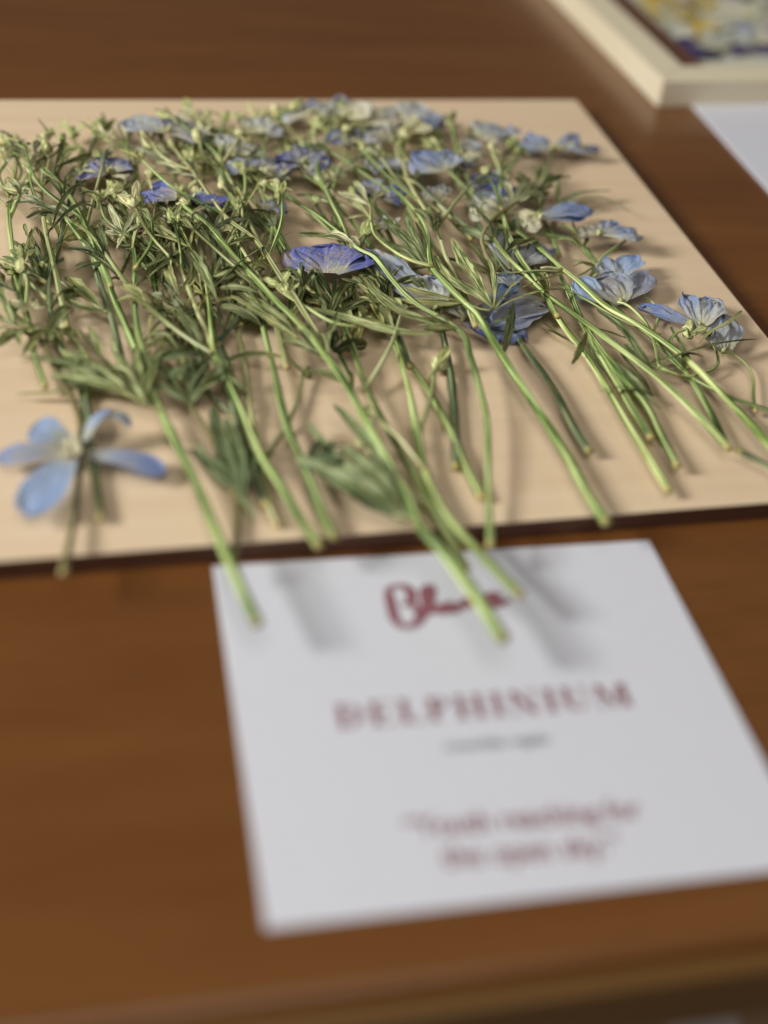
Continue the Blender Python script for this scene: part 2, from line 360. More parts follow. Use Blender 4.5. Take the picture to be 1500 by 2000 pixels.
# ------------------------------------------------------------------ pieces of a sprig
def add_bud(root, org, p, d, size, kind=0):
    """p: where the stalk meets the bud, d: 3D direction"""
    mb = MB(); s = sd(); rs = random.Random(s); d = unit(np.array(d, float))
    teardrop(mb, p-d*0.0004, p+d*size, size*rs.uniform(0.17, 0.28), s, wr=0.24)
    for k in range(rs.choice((1, 1, 2))):                      # loosened sepals
        dd = unit(rot2(d, rs.uniform(-75, 75))+np.array([0, 0, rs.uniform(-0.2, 0.6)]))
        ribbon(mb, [p, p+dd*size*0.5, p+dd*size*rs.uniform(0.7, 1.2)+np.array([0, 0, rs.uniform(-.001, .001)])], size*rs.uniform(0.2, 0.36), rs.uniform(-1, 1), 0.4, 0.3, s+k, nseg=8, cols=4)
    if rs.random() < 0.7:                                      # spur
        dd = rot2(-d, rs.uniform(-60, 60))
        tube(mb, [p+d*size*0.2, p+dd*size*0.4+np.array([0, 0, .0006]), p+dd*size*0.9+np.array([0, 0, .0004])], size*0.09, size*0.04, sides=6, ribs=3, seed=s)
    return mb.build('bud', BUD, root, org)
def add_flower(root, org, center, petals, kind, spur=None, stamens=False, kinds=None):
    """flower part: receptacle, with petals and spur as sub-parts. petals: (x,y,h),(x,y,h),width mm,tilt"""
    mb = MB(); s = sd(); c = ab(*center); rs = random.Random(s)
    teardrop(mb, c+np.array([-0.0012, 0, 0]), c+np.array([0.0014, 0.0006, 0.0006]), 0.0011, s)
    if stamens:
        for k in range(9):
            a = rs.uniform(0, 6.28); l = rs.uniform(0.0014, 0.0032)
            tube(mb, [c, c+np.array([math.cos(a)*l*.6, math.sin(a)*l*.6, .0008]), c+np.array([math.cos(a)*l, math.sin(a)*l, rs.uniform(0.0004, 0.0016)])], 0.0002, 0.00035, sides=5, ribs=2, seed=s+k, wob=0)
    fl = mb.build('flower', BUD, root, org)
    for i, pt in enumerate(petals):
        b, t, wd = pt[0], pt[1], pt[2]; tl = pt[3] if len(pt) > 3 else rs.uniform(-0.3, 0.3)
        kk = pt[4] if len(pt) > 4 else kind
        pm = MB(); petal(pm, ab(*b), ab(*t), wd*0.001, sd(), tl*0.7, rs.uniform(-0.10, 0.12), rs.uniform(0.8, 1.2), arch=0.0008, waist=0.34)
        pm.build('petal', PET[kk], fl, org)
    if spur:
        pm = MB(); P = [ab(*q) for q in spur[0]]; tube(pm, P, spur[1]*0.001, 0.0004, sides=9, ribs=4, rib=0.1, seed=s)
        pm.build('spur', PET[spur[2] if len(spur) > 2 else kind], fl, org)
    return fl
def fan_flower(center, tip, n, spread, wd, kind, h0=4.0, h1=5.0, tiltr=0.14, seed=None):
    """petal list for a pressed flower seen from the side, fanned about a direction"""
    rs = random.Random(seed if seed is not None else sd()); c = ab(center[0], center[1], h0); t = ab(tip[0], tip[1], h1)
    v = t-c; out = []
    for i in range(n):
        x = 0 if n == 1 else 2*i/(n-1)-1
        q = c+rot2(v, x*spread/2+rs.uniform(-6, 6))*rs.uniform(0.8, 1.08)
        out.append((c, q+np.array([0, 0, rs.uniform(-0.0012, 0.0016)]), wd*rs.uniform(0.85, 1.15), rs.uniform(-tiltr, tiltr), kind))
    return out
def add_fan_flower(root, org, center, tip, n, spread, wd, kind, h0=4.0, h1=5.0, mix=None, spur=False):
    s = sd(); rs = random.Random(s); c = ab(center[0], center[1], h0); mb = MB()
    teardrop(mb, c, c+np.array([0.0022, 0.0006, 0.0008]), 0.0011, s)
    fl = mb.build('flower', BUD, root, org)
    for (b, t, wdt, tl, kd) in fan_flower(center, tip, n, spread, wd, kind, h0, h1, seed=s):
        pm = MB(); petal(pm, b, t, wdt*0.001, sd(), tl, rs.uniform(-0.1, 0.12), rs.uniform(0.8, 1.3), arch=0.0007)
        pm.build('petal', PET[(mix if mix and rs.random() < 0.5 else kd)], fl, org)
    if spur:
        v = unit(ab(tip[0], tip[1], h1)-c); dd = rot2(-v, rs.uniform(-40, 40)); pm = MB()
        tube(pm, [c, c+dd*0.006+np.array([0, 0, .001]), c+dd*0.013], 0.0011, 0.0004, sides=8, ribs=4, rib=.1, seed=s)
        pm.build('spur', PET[mix or kind], fl, org)
    return fl

def nearest(paths, p):
    best = None
    for pts in paths:
        dd = np.linalg.norm(pts[:, :2]-p[:2], axis=1); i = int(dd.argmin())
        if best is None or dd[i] < best[0]: best = (dd[i], pts[i])
    return best
def sprig(label, path, w0, w1, sk, branches=(), leaves=(), buds=(), fans=(), flowers=(), auto=None, group='pressed delphinium sprigs on the plywood board', name='delphinium_sprig'):
    """path, branches: photo pixels with height above the board in mm, first point = cut end"""
    P = [ab(*p) for p in path]; org = P[0]; root = empty(name, org, label, 'sprig', group); paths = []
    mb = MB(); nodes = [(rng.uniform(0.35, 0.5), 0.13), (rng.uniform(0.62, 0.75), 0.16)]
    s0 = sd(); pts = tube(mb, P, w0*0.00048, w1*0.00045, nodes=nodes, seed=s0); mb.build('stem', STEM[sk], root, org); paths.append(pts)
    for br in branches:
        bp, bw = br[0], br[1]; k = br[2] if len(br) > 2 else sk
        mb = MB(); q = tube(mb, [ab(*p) for p in bp], bw*0.0005, bw*0.00032, sides=8, ribs=4, seed=sd()); mb.build('side_stem', STEM[k], root, org); paths.append(q)
    for lf in leaves:      # (x,y,h, tipx,tipy, n, spread, width mm, kind)
        x, y, h, tx, ty, n, spread, wd, kd = lf[:9]; nd = ab(x, y, h); v = ab(tx, ty, h)-nd; L = np.linalg.norm(v)
        m = palmate(nd, v, L, n, spread, wd*0.001, sd(), rise=0.0028, drop=(lf[9] if len(lf) > 9 else h*0.35)*0.001, division=lf[10] if len(lf) > 10 else 0.45)
        d, q = nearest(paths, nd)
        if d > 0.0012 and d < 0.03: tube(m, [q, (q+nd)/2+np.array([0, 0, .001]), nd], 0.0006, 0.0005, sides=6, ribs=3, seed=sd())
        m.build('leaf', LEAF[kd], root, org)
    for bl in fans:        # single blades drawn point by point: (points, width mm, kind, roll)
        m = MB()
        for one in bl[0]:
            ribbon(m, [ab(*p) for p in one[0]], one[1]*0.001, one[2] if len(one) > 2 else rng.uniform(-.4, .4), 0.3, 0.1, sd(), nseg=18, twist=rng.uniform(-0.5, 0.5), cols=6)
        m.build('leaf', LEAF[bl[1]], root, org)
    for bd in buds:        # (x,y,h, tipx,tipy, size mm)
        p = ab(bd[0], bd[1], bd[2]); v = ab(bd[3], bd[4], bd[2])-p; size = bd[5]*0.001
        d, q = nearest(paths, p)
        if d > 0.001 and d < 0.04:
            mb = MB(); tube(mb, [q, (q+p)/2+np.array([0, 0, .0015])+unit(v)*0.001, p], 0.00055, 0.0005, sides=7, ribs=3, seed=sd()); mb.build('side_stem', STEM[sk], root, org)
        add_bud(root, org, p, v, size)
    for fl in flowers: fl(root, org)
    if auto:
        a = dict(nl=4, nb=3, t0=0.35, t1=1.0, kinds=('olive', 'dark'), L=(16, 34), wd=(1.3, 2.3)); a.update(auto)
        rs = random.Random(s0*3+1); n = len(pts); side = rs.choice((-1, 1))
        a['nb'] = int(a['nb']*0.6+0.5); a['nl'] = max(1, int(a['nl']*0.36+0.5))
        for k in range(a['nl']):
            f = a['t0']+(a['t1']*0.92-a['t0'])*(k+rs.uniform(0.1, 0.9))/a['nl']; i = min(n-2, int(f*(n-1))); side = -side
            tg = unit(pts[min(n-1, i+2)]-pts[max(0, i-2)]); d = rot2(tg, side*rs.uniform(10, 45))
            pl = rs.uniform(0.002, 0.007); nd = pts[i]+d*pl+np.array([0, 0, rs.uniform(0, 0.0025)])
            L = rs.uniform(*a['L'])*0.001
            if not inside(nd+rot2(d, 0)*L): continue
            m = palmate(nd, rot2(d, side*rs.uniform(-25, 10)), L, rs.choice((2, 3, 3, 4)), rs.uniform(25, 70), rs.uniform(*a['wd'])*0.001, sd(), rise=rs.uniform(0.001, 0.006), drop=max(0, nd[2]-BT)*0.5, division=0.25)
            tube(m, [pts[i], (pts[i]+nd)/2+np.array([0, 0, .0006]), nd], 0.0006, 0.00045, sides=6, ribs=3, seed=sd())
            m.build('leaf', LEAF[rs.choice(a['kinds'])], root, org)
        for k in range(a.get('ns', 2)):                        # bare side stalks that fork off and run on
            f = rs.uniform(0.15, 0.8); i = min(n-2, int(f*(n-1))); side = -side
            tg = unit(pts[min(n-1, i+2)]-pts[max(0, i-2)]); d = rot2(tg, side*rs.uniform(10, 34)); l = rs.uniform(0.022, 0.048)
            q = pts[i]; up = rs.uniform(0, 0.004); mid = q+d*l*0.5+np.array([0, 0, up]); e = q+rot2(d, -side*rs.uniform(0, 16))*l+np.array([0, 0, up]); e[2] = max(e[2], BT+0.001)
            if not inside(e+d*0.006): continue
            mb = MB(); tube(mb, [q, mid, e], 0.00075, 0.0005, sides=8, ribs=4, seed=sd()); mb.build('side_stem', STEM[rs.choice((sk, 'yellow', 'green'))], root, org)
            if rs.random() < 0.6: add_bud(root, org, e, e-mid, rs.uniform(0.006, 0.010))
            else:
                mm = palmate(e, e-mid, rs.uniform(0.012, 0.022), rs.choice((2, 3)), rs.uniform(20, 50), 0.0019, sd(), rise=0.002, drop=0.001, division=0.2); mm.build('leaf', LEAF[rs.choice(a['kinds'])], root, org)
        for k in range(a['nb']):
            f = 0.6+0.38*(k+rs.random())/a['nb']; i = min(n-2, int(f*(n-1))); side = -side
            tg = unit(pts[min(n-1, i+2)]-pts[max(0, i-2)]); d = rot2(tg, side*rs.uniform(12, 48)); l = rs.uniform(0.010, 0.026)
            q = pts[i]; e = q+rot2(d, -side*rs.uniform(0, 22))*l+np.array([0, 0, rs.uniform(-0.001, 0.003)]); e[2] = max(e[2], BT+0.0012)
            if not inside(e+rot2(d, 0)*0.008): continue
            mb = MB(); tube(mb, [q, q+d*l*0.5+np.array([0, 0, .001]), e], 0.0006, 0.00055, sides=7, ribs=3, seed=sd()); mb.build('side_stem', STEM[rs.choice((sk, 'yellow'))], root, org)
            add_bud(root, org, e, e-(q+d*l*0.5), rs.uniform(0.0055, 0.0095))
        if a['nb']: add_bud(root, org, pts[-1], pts[-1]-pts[-3], rs.uniform(0.007, 0.010))
    return root

# ------------------------------------------------------------------ table, board, cards, frame
def slab(name, m, corners, z0, z1, parent=None, origin=None, uvs=1.0, bevel=0.0):
    mb = MB(); n = len(corners); lo = [(c[0], c[1], z0) for c in corners]; hi = [(c[0], c[1], z1) for c in corners]
    mb.add(lo+hi, [tuple(range(n))[::-1], tuple(range(n, 2*n))]+[(i, (i+1) % n, (i+1) % n+n, i+n) for i in range(n)], [(c[0]*uvs, c[1]*uvs) for c in lo+hi])
    return mb.build(name, m, parent, origin, smooth=False)
def frame2(o, ex):        # local axes -> world
    e = unit(np.array([ex[0], ex[1], 0.0])); f = np.array([-e[1], e[0], 0.0])
    return lambda x, y, z=0.0: np.array([o[0], o[1], 0.0])+e*x+f*y+np.array([0, 0, z])
def local_slab(name, m, W, corners_xy, z0, z1, ang, parent=None, origin=None, bevel=0.0):
    """slab whose own x axis lies along the wood grain"""
    c = np.mean([W(*p) for p in corners_xy], axis=0); ca, sa = math.cos(-ang), math.sin(-ang)
    me = MB(); n = len(corners_xy); loc = []
    for p in corners_xy:
        d = W(*p)-c; loc.append((d[0]*ca-d[1]*sa, d[0]*sa+d[1]*ca))
    me.add([(x, y, z0-z0) for x, y in loc]+[(x, y, z1-z0) for x, y in loc], [tuple(range(n))[::-1], tuple(range(n, 2*n))]+[(i, (i+1) % n, (i+1) % n+n, i+n) for i in range(n)], [(0, 0)]*(2*n))
    ob = me.build(name, m, parent, None, smooth=False)
    base = np.array(origin if origin is not None else (0, 0, 0), float)
    ob.location = Vector((c[0]-base[0], c[1]-base[1], z0-base[2])); ob.rotation_euler = (0, 0, ang)
    if bevel:
        bv = ob.modifiers.new('bevel', 'BEVEL'); bv.width = bevel; bv.segments = 3; bv.limit_method = 'ANGLE'
    return ob
# table: front edge through two photo pixels
e0, e1 = at(500, 1972), at(1500, 1838); tang = math.atan2(e1[1]-e0[1], e1[0]-e0[0]); WT = frame2(e0, e1-e0)
fl_ = slab('floor', M_APRON, [(-3, -3), (3, -3), (3, 4), (-3, 4)], -0.76, -0.74); fl_['kind'] = 'structure'
table = empty('wooden_table', WT(0, 0), 'dark reddish brown wooden table under the board and the cards', 'table')
local_slab('table_top', M_TABLE, WT, [(-0.7, 0.0), (1.1, 0.0), (1.1, 1.3), (-0.7, 1.3)], -0.022, 0.0, tang, table, WT(0, 0), 0.003)
local_slab('edge_strip', M_EDGE, WT, [(-0.7, -0.006), (1.1, -0.006), (1.1, -0.0002), (-0.7, -0.0002)], -0.021, -0.0012, tang, table, WT(0, 0), 0.002)
local_slab('apron', M_APRON, WT, [(-0.66, 0.012), (1.06, 0.012), (1.06, 0.03), (-0.66, 0.03)], -0.12, -0.0222, tang, table, WT(0, 0), 0.001)

# plywood board
b0, b1 = at(0, 195, BT), at(1125, 195, BT); f0 = at(0, 1096, BT)
WB = frame2(b1, b1-b0); bang = math.atan2(b1[1]-b0[1], b1[0]-b0[0])
ey = np.array([-(b1-b0)[1], (b1-b0)[0], 0]); ey = unit(ey); depth = abs(np.dot(f0-b0, ey))
board = empty('plywood_board', WB(-0.26, -depth/2), 'pale birch plywood board with charred dark edges under the flowers', 'board')
local_slab('top_veneer', M_PLY, WB, [(-0.52, -depth), (0, -depth), (0, 0), (-0.52, 0)], BT-0.0006, BT, bang, board, WB(-0.26, -depth/2), 0.00025)
local_slab('laser_cut_edge', M_BURN_SHADE, WB, [(-0.5197, -depth+.0003), (-.0003, -depth+.0003), (-.0003, -.0003), (-0.5197, -.0003)], 0.0001, BT-0.0006, bang, board, WB(-0.26, -depth/2))

# name card
CT = 0.0006
k0, k1, k2 = at(415, 1105, CT), at(1268, 1055, CT), at(520, 1815, CT)
WC = frame2(k0, k1-k0); cw = np.linalg.norm(k1-k0); ch = np.linalg.norm(k2-k0); cang = math.atan2((k1-k0)[1], (k1-k0)[0])
card = empty('name_card', WC(cw/2, -ch/2), 'white name card with burgundy lettering below the board', 'card')
CO = WC(cw/2, -ch/2)
local_slab('card_sheet', M_PAPER, WC, [(0, -ch), (cw, -ch), (cw, 0), (0, 0)], 0.0001, CT, cang, card, CO, 0.0002)
TZ = CT+0.00006
def cl(px, py):          # photo pixel -> card coordinates
    d = at(px, py, CT)-np.array([k0[0], k0[1], 0]); e = unit(np.array([(k1-k0)[0], (k1-k0)[1], 0])); f = np.array([-e[1], e[0], 0]); return np.array([d@e, d@f])
def strokes(name, lines, wd, m):
    mb = MB()
    for li, ln in enumerate(lines):
        P3 = [np.array([*p, 0.0]) for p in ln]; pts, L = spline(P3, 0.0006); T = np.gradient(pts, axis=0); vs = []
        for i, p in enumerate(pts):
            t = unit(T[i]); nrm = np.array([-t[1], t[0], 0]); f = i/(len(pts)-1)
            ww = wd*(0.62+0.5*abs(t[1]))*(0.55+0.45*min(1, 4*f, 4*(1-f)))
            for sg in (-1, 1):
                q = p+nrm*sg*ww/2; vs.append(WC(q[0], q[1], TZ+li*0.00003+i*0.0000006))
        mb.add(vs, [(2*i, 2*i+1, 2*i+3, 2*i+2) for i in range(len(pts)-1)], [(0, 0)]*len(vs))
    return mb.build(name, m, card, CO, smooth=False)
script = [[(757,1150),(764,1180),(771,1208),(782,1224)], [(755,1153),(770,1146),(790,1146),(803,1158),(801,1175),(786,1183)], [(786,1183),(803,1180),(818,1192),(820,1210),(806,1222),(788,1224),(776,1212)],
          [(806,1222),(826,1205),(838,1180),(841,1152),(835,1146),(829,1160),(835,1185),(846,1197),(856,1190)], [(856,1180),(858,1194),(867,1196),(876,1178),(878,1192),(888,1194),(897,1178)],
          [(902,1176),(906,1190)], [(904,1182),(914,1171),(921,1176),(923,1188)], [(922,1179),(932,1169),(940,1174),(942,1186),(950,1184)], [(950,1180),(966,1172),(968,1163),(958,1162),(954,1174),(962,1184),(978,1180),(996,1172)]]
strokes('script_lettering', [[cl(*p) for p in s] for s in script], 0.0027, M_INK)
# serif capitals drawn as thick and hairline strokes: boxes (x0,y0,x1,y1) or quads in em units
TH, HA = 0.20, 0.05
def rect(x0, y0, x1, y1): return [(x0, y0), (x1, y0), (x1, y1), (x0, y1)]
def bowl(x0, y0, y1, rx, th):
    out = []; cy = (y0+y1)/2; ry = (y1-y0)/2
    for i in range(8):
        a0, a1 = -math.pi/2+math.pi*i/8, -math.pi/2+math.pi*(i+1)/8
        f = lambda a, k: (x0+(rx-k*th)*math.cos(a), cy+(ry-k*HA)*math.sin(a))
        out.append([f(a0, 0), f(a1, 0), f(a1, 1), f(a0, 1)])
    return out
def sser(x, w=0.36): return [rect(x-w/2, 0, x+w/2, HA), rect(x-w/2, 1-HA, x+w/2, 1)]
GL = {'D': ([rect(0.08, 0, 0.28, 1)]+bowl(0.26, 0, 1, 0.50, 0.19)+[rect(0, 0, 0.3, HA), rect(0, 1-HA, 0.3, 1)], 0.84),
 'E': ([rect(0.08, 0, 0.28, 1), rect(0, 0, 0.66, HA), rect(0, 1-HA, 0.64, 1), rect(0.28, 0.48, 0.5, 0.48+HA), rect(0.61, 0, 0.66, 0.28), rect(0.59, 0.74, 0.64, 1), rect(0.46, 0.38, 0.5, 0.64)], 0.74),
 'L': ([rect(0.08, 0, 0.28, 1), rect(0, 0, 0.62, HA), rect(0, 1-HA, 0.36, 1), rect(0.57, 0, 0.62, 0.30)], 0.70),
 'P': ([rect(0.08, 0, 0.28, 1)]+bowl(0.27, 0.44, 1, 0.36, 0.17)+[rect(0, 0, 0.36, HA), rect(0, 1-HA, 0.3, 1)], 0.70),
 'H': ([rect(0.08, 0, 0.28, 1), rect(0.60, 0, 0.80, 1), rect(0.28, 0.48, 0.6, 0.48+HA)]+sser(0.18)+sser(0.70), 0.96),
 'I': ([rect(0.08, 0, 0.28, 1)]+sser(0.18), 0.42),
 'N': ([rect(0.10, 0, 0.15, 1), rect(0.70, 0, 0.75, 1), [(0.06, 1), (0.30, 1), (0.76, 0), (0.56, 0)], rect(0, 0, 0.26, HA), rect(0.58, 1-HA, 0.88, 1)], 0.94),
 'U': ([rect(0.08, 0.25, 0.28, 1), rect(0.66, 0.25, 0.71, 1), rect(0, 1-HA, 0.36, 1), rect(0.54, 1-HA, 0.82, 1), [(0.08, 0.26), (0.28, 0.26), (0.36, 0.05), (0.22, 0.02)], [(0.22, 0.02), (0.36, 0.05), (0.56, 0.05), (0.52, 0)], [(0.52, 0), (0.5, 0.05), (0.66, 0.26), (0.71, 0.26)]], 0.90),
 'M': ([rect(0.08, 0, 0.13, 1), rect(0.78, 0, 0.98, 1), [(0.05, 1), (0.28, 1), (0.56, 0.04), (0.44, 0.04)], [(0.78, 1), (0.85, 1), (0.53, 0.04), (0.47, 0.04)], rect(0, 0, 0.22, HA), rect(0.7, 0, 1.04, HA), rect(0.78, 1-HA, 1.04, 1)], 1.08)}
def caps(name, text, p0, p1, height, m):
    tot = sum(GL[c][1] for c in text)+0.10*(len(text)-1); a, b = cl(*p0), cl(*p1); ex = (b-a); sx = np.linalg.norm(ex)/tot; ex = ex/np.linalg.norm(ex); eyy = np.array([-ex[1], ex[0]]); x = 0; mb = MB()
    for c in text:
        for q in GL[c][0]:
            vs = []
            for (u, v) in q:
                p = a+ex*(x+u)*sx+eyy*v*height; vs.append(WC(p[0], p[1], TZ+0.000002*len(mb.f)))
            mb.add(vs, [(0, 1, 2, 3)], [(0, 0)]*4)
        x += GL[c][1]+0.10
    return mb.build(name, m, card, CO, smooth=False)
caps('title_lettering', 'DELPHINIUM', (660, 1423), (1240, 1378), 0.0077, M_INK2)
def print_text(name, body, p0, p1, m, offset=0.0):
    cu = bpy.data.curves.new(name, 'FONT'); cu.body = body; cu.size = 1; cu.offset = offset; cu.resolution_u = 4
    tmp = bpy.data.objects.new('tmp', cu); C.objects.link(tmp); bpy.context.view_layer.update()
    me = bpy.data.meshes.new_from_object(tmp.evaluated_get(bpy.context.evaluated_depsgraph_get())); me.name = name
    bpy.data.objects.remove(tmp)
    xs = np.array([v.co[:2] for v in me.vertices]); w_ = xs[:, 0].max()-xs[:, 0].min(); a, b = cl(*p0), cl(*p1); s = np.linalg.norm(b-a)/w_; ex = unit(np.array([*(b-a), 0]))[:2]; eyy = np.array([-ex[1], ex[0]])
    for v in me.vertices:
        p = a+ex*(v.co.x-xs[:, 0].min())*s+eyy*v.co.y*s*1.12; q = WC(p[0], p[1], TZ)-CO; v.co = Vector(q)
    me.materials.clear(); me.materials.append(m); ob = bpy.data.objects.new(name, me); C.objects.link(ob); ob.parent = card; return ob
print_text('subtitle_lettering', 'consolida regalis', (870, 1467), (1075, 1451), M_GREY, 0.02)
print_text('quote_lettering', '\u201cYouth reaching for', (795, 1636), (1256, 1596), M_INK2, 0.018)
print_text('quote_lettering', 'the open sky.\u201d', (866, 1694), (1216, 1666), M_INK2, 0.018)

# second card at the right, behind
g0, g1 = at(1346, 200, CT), at(1500, 372, CT)
WG = frame2(g0, b1-b0); ex_ = unit(np.array([*(b1-b0)[:2], 0])); 
c2 = empty('blank_card', WG(0.05, -0.06), 'blank looking white card in front of the wooden picture frame', 'card')
gd = g1-g0; gang = math.atan2(gd[1], gd[0])+math.pi/2; WG2 = frame2(g0, (math.cos(gang), math.sin(gang)))
local_slab('card_sheet', M_PAPER, WG2, [(0, -0.12), (0.10, -0.12), (0.10, 0.02), (0, 0.02)], 0.0001, 0.0011, gang, c2, WG(0.05, -0.06), 0.0002)

# picture frame
FH = 0.0135
q0 = at(1296, 158, FH); qa = at(1164, 0, FH); fx = unit(np.array([*(at(1500, 156, FH)-q0)[:2], 0])); fdir = math.atan2(fx[1], fx[0])
WF = frame2(q0, fx); FW, FD, RW = 0.20, 0.26, 0.0185
FO = WF(FW/2, FD/2)
fr = empty('picture_frame', FO, 'pale wooden picture frame of pressed yellow and purple flowers lying flat', 'frame')
for poly in ([(0, 0), (FW, 0), (FW-RW, RW), (RW, RW)], [(FW, 0), (FW, FD), (FW-RW, FD-RW), (FW-RW, RW)], [(FW, FD), (0, FD), (RW, FD-RW), (FW-RW, FD-RW)], [(0, FD), (0, 0), (RW, RW), (RW, FD-RW)]):
    side = local_slab('rail', M_FRAME, WF, poly, 0.0002, FH, fdir+(0 if abs(poly[0][1]-poly[1][1]) < 1e-6 else math.pi/2), fr, FO, 0.0005)
IN = 0.0003
local_slab('mount_board', M_MAT, WF, [(RW-.001, RW-.001), (FW-RW+.001, RW-.001), (FW-RW+.001, FD-RW+.001), (RW-.001, FD-RW+.001)], 0.001, 0.0030, fdir, fr, FO)
for poly in ([(RW-.001, RW), (FW-RW, RW), (FW-RW, RW+.004), (RW+.019, RW+.004)], [(RW-.001, RW), (RW+.019, RW+.004), (RW+.019, FD-RW), (RW-.001, FD-RW)]):  # dark strips on the mount standing in for the rails' shadow
    local_slab('rail_shade_strip', M_BURN_SHADE, WF, poly, 0.0031, 0.0075, fdir, fr, FO)
def fl2(px, py, z=0.0052): return at(px, py, z)
pf = [((1275,5),(1330,40),26,'gold'),((1390,75),(1340,60),18,'gold'),((1430,95),(1380,88),16,'cream'),((1262,-20),(1318,28),30,'gold'),((1480,40),(1420,20),30,'cream'),((1300,30),(1345,75),16,'cream'),((1360,20),(1450,5),26,'cream'),((1400,90),(1470,75),22,'cream'),((1345,112),(1395,100),12,'plum'),((1410,112),(1345,96),9,'plum'),((1500,60),(1440,60),24,'pale'),((1290,-8),(1330,34),22,'gold'),((1400,20),(1350,-8),20,'gold'),((1370,62),(1430,40),16,'cream'),((1340,50),(1400,48),14,'gold'),((1380,98),(1420,74),15,'cream'),((1350,100),(1330,72),11,'plum'),((1360,108),(1410,104),9,'plum'),((1330,60),(1318,40),8,'cream'),
      ((1450,70),(1440,30),18,'grey'),((1430,108),(1465,88),12,'plum'),((1480,104),(1505,92),10,'plum'),((1480,60),(1530,40),20,'cream'),((1440,10),(1480,-12),22,'cream'),((1470,88),(1505,72),14,'cream'),((1500,20),(1540,0),20,'grey'),((1405,74),(1370,68),11,'pale'),((1530,104),(1560,92),14,'plum'),((1580,60),(1620,40),20,'gold'),((1400,-30),(1440,-50),20,'cream'),((1340,-30),(1300,-60),16,'pale')]
zz = ZMIN; ZMIN = 0.0034
ra = random.Random(4)
for k in range(46):
    x, y = ra.uniform(1235, 1640), ra.uniform(-80, 106)
    if x < 1240+(y+10)*0.88: continue
    q = ra.uniform(0, 6.28); l = ra.uniform(22, 60); pf.append(((x, y), (x+l*math.cos(q), min(108, y+l*0.5*math.sin(q))), ra.uniform(9, 19), ra.choice(('cream', 'grey', 'plum', 'gold', 'pale', 'olive_', 'cream')).replace('olive_', 'grey')))
for i, (a, b, wd, kd) in enumerate(pf):
    m = MB(); petal(m, fl2(*a, 0.0036+0.00008*(i % 17)), fl2(*b, 0.0044+0.00008*(i % 17)), wd*0.001, sd(), 0, 0.02, 0.7, arch=0.0008); m.build('pressed_petal', PET[kd], fr, FO)
ZMIN = zz

# small white tag below the table edge
def on_apron(px, py, y):
    """point where the pixel's ray meets the upright plane y (m) in front of the table edge"""
    d = _F*FPX + _R*(px-750) - _U*(py-1000); n = unit(WT(0, 1)-WT(0, 0)); o = WT(0, y)
    return CAMP + d*(((o-CAMP)@n)/(d@n))
a0, a1, a2, a3 = on_apron(1300, 2000, 0.0115), on_apron(1440, 1982, 0.0115), on_apron(1470, 2080, 0.0115), on_apron(1330, 2098, 0.0115)
nn = -unit(WT(0, 1)-WT(0, 0))*0.0004
m = MB(); vs = [a0, a1, a2, a3]; m.add(vs+[v+nn for v in vs], [(0, 1, 2, 3), (7, 6, 5, 4), (0, 4, 5, 1), (1, 5, 6, 2), (2, 6, 7, 3), (3, 7, 4, 0)], [(0, 0)]*8)
tg = m.build('paper_tag', M_PAPER, None, None, smooth=False); tg['label'] = 'small white paper tag on the apron below the table edge at the lower right'; tg['category'] = 'tag'
# ------------------------------------------------------------------ the sprigs
AF = add_fan_flower
def FLW(*a, **k): return lambda root, org: add_fan_flower(root, org, *a, **k)
def PFL(*a, **k): return lambda root, org: add_flower(root, org, *a, **k)

sprig('bright green sprig whose cut end hangs over the left corner of the name card', [(500,1222,5),(445,1095,5),(385,955,5),(322,820,5),(290,740,6),(256,660,6),(226,590,7),(203,535,7),(165,475,8),(132,428,8)], 3.1, 1.8, 'bright',
  leaves=[(255,772,7,140,640,5,70,3.2,'green',2,.6), (285,790,7,255,660,4,50,3.0,'green',2,.6), (215,758,7,80,690,4,40,2.8,'green',3,.5), (232,545,7,172,440,3,45,2.4,'olive'), (268,690,6,330,610,3,60,2.2,'olive')],
  branches=[([(318,808,5),(290,792,6),(250,772,7),(190,745,7),(140,728,7)],1.5,'yellow')],
  fans=[([([(200,728,8),(120,708,9),(30,694,8)],2.6)],'green'), ([([(180,752,5),(110,765,4),(30,770,3)],1.8)],'olive')])
sprig('long forked sprig with a pale branch sweeping to the far left over the dense leaves', [(625,1070,4),(590,1020,4),(550,955,5),(507,890,6),(470,805,7),(440,740,7),(418,692,8)], 2.9, 2.3, 'bright',
  branches=[([(418,692,8),(350,650,9),(270,585,9),(240,545,9),(215,510,10),(175,455,10),(130,425,9),(85,395,9),(40,372,9)],1.7,'yellow'),
            ([(418,692,8),(414,640,8),(410,590,8),(400,545,8),(372,490,9),(352,440,9),(346,400,9)],1.8)],
  fans=[([([(478,962,5),(450,910,6),(425,850,6),(418,790,5)],4.2,.2),([(480,960,5),(470,900,6),(455,850,6),(440,815,5)],3.6,.4),([(478,965,5),(440,925,5),(405,900,5),(372,880,4)],3.4,.2),([(480,960,5),(490,910,5),(505,870,4)],3.2,.3)],'green')], leaves=[(408,700,7,330,760,4,90,2.4,'green',4), (412,555,8,455,470,3,60,2.4,'olive'), (372,485,9,290,420,4,70,2.4,'olive'), (210,512,9,120,480,3,80,2.0,'dark'), (300,610,8,240,560,3,60,2.2,'olive'), (130,425,9,30,400,3,40,2.4,'pale'), (350,440,9,380,370,3,60,2.2,'pale')],
  buds=[(45,372,9,15,366,9),(346,400,9,330,378,9)])
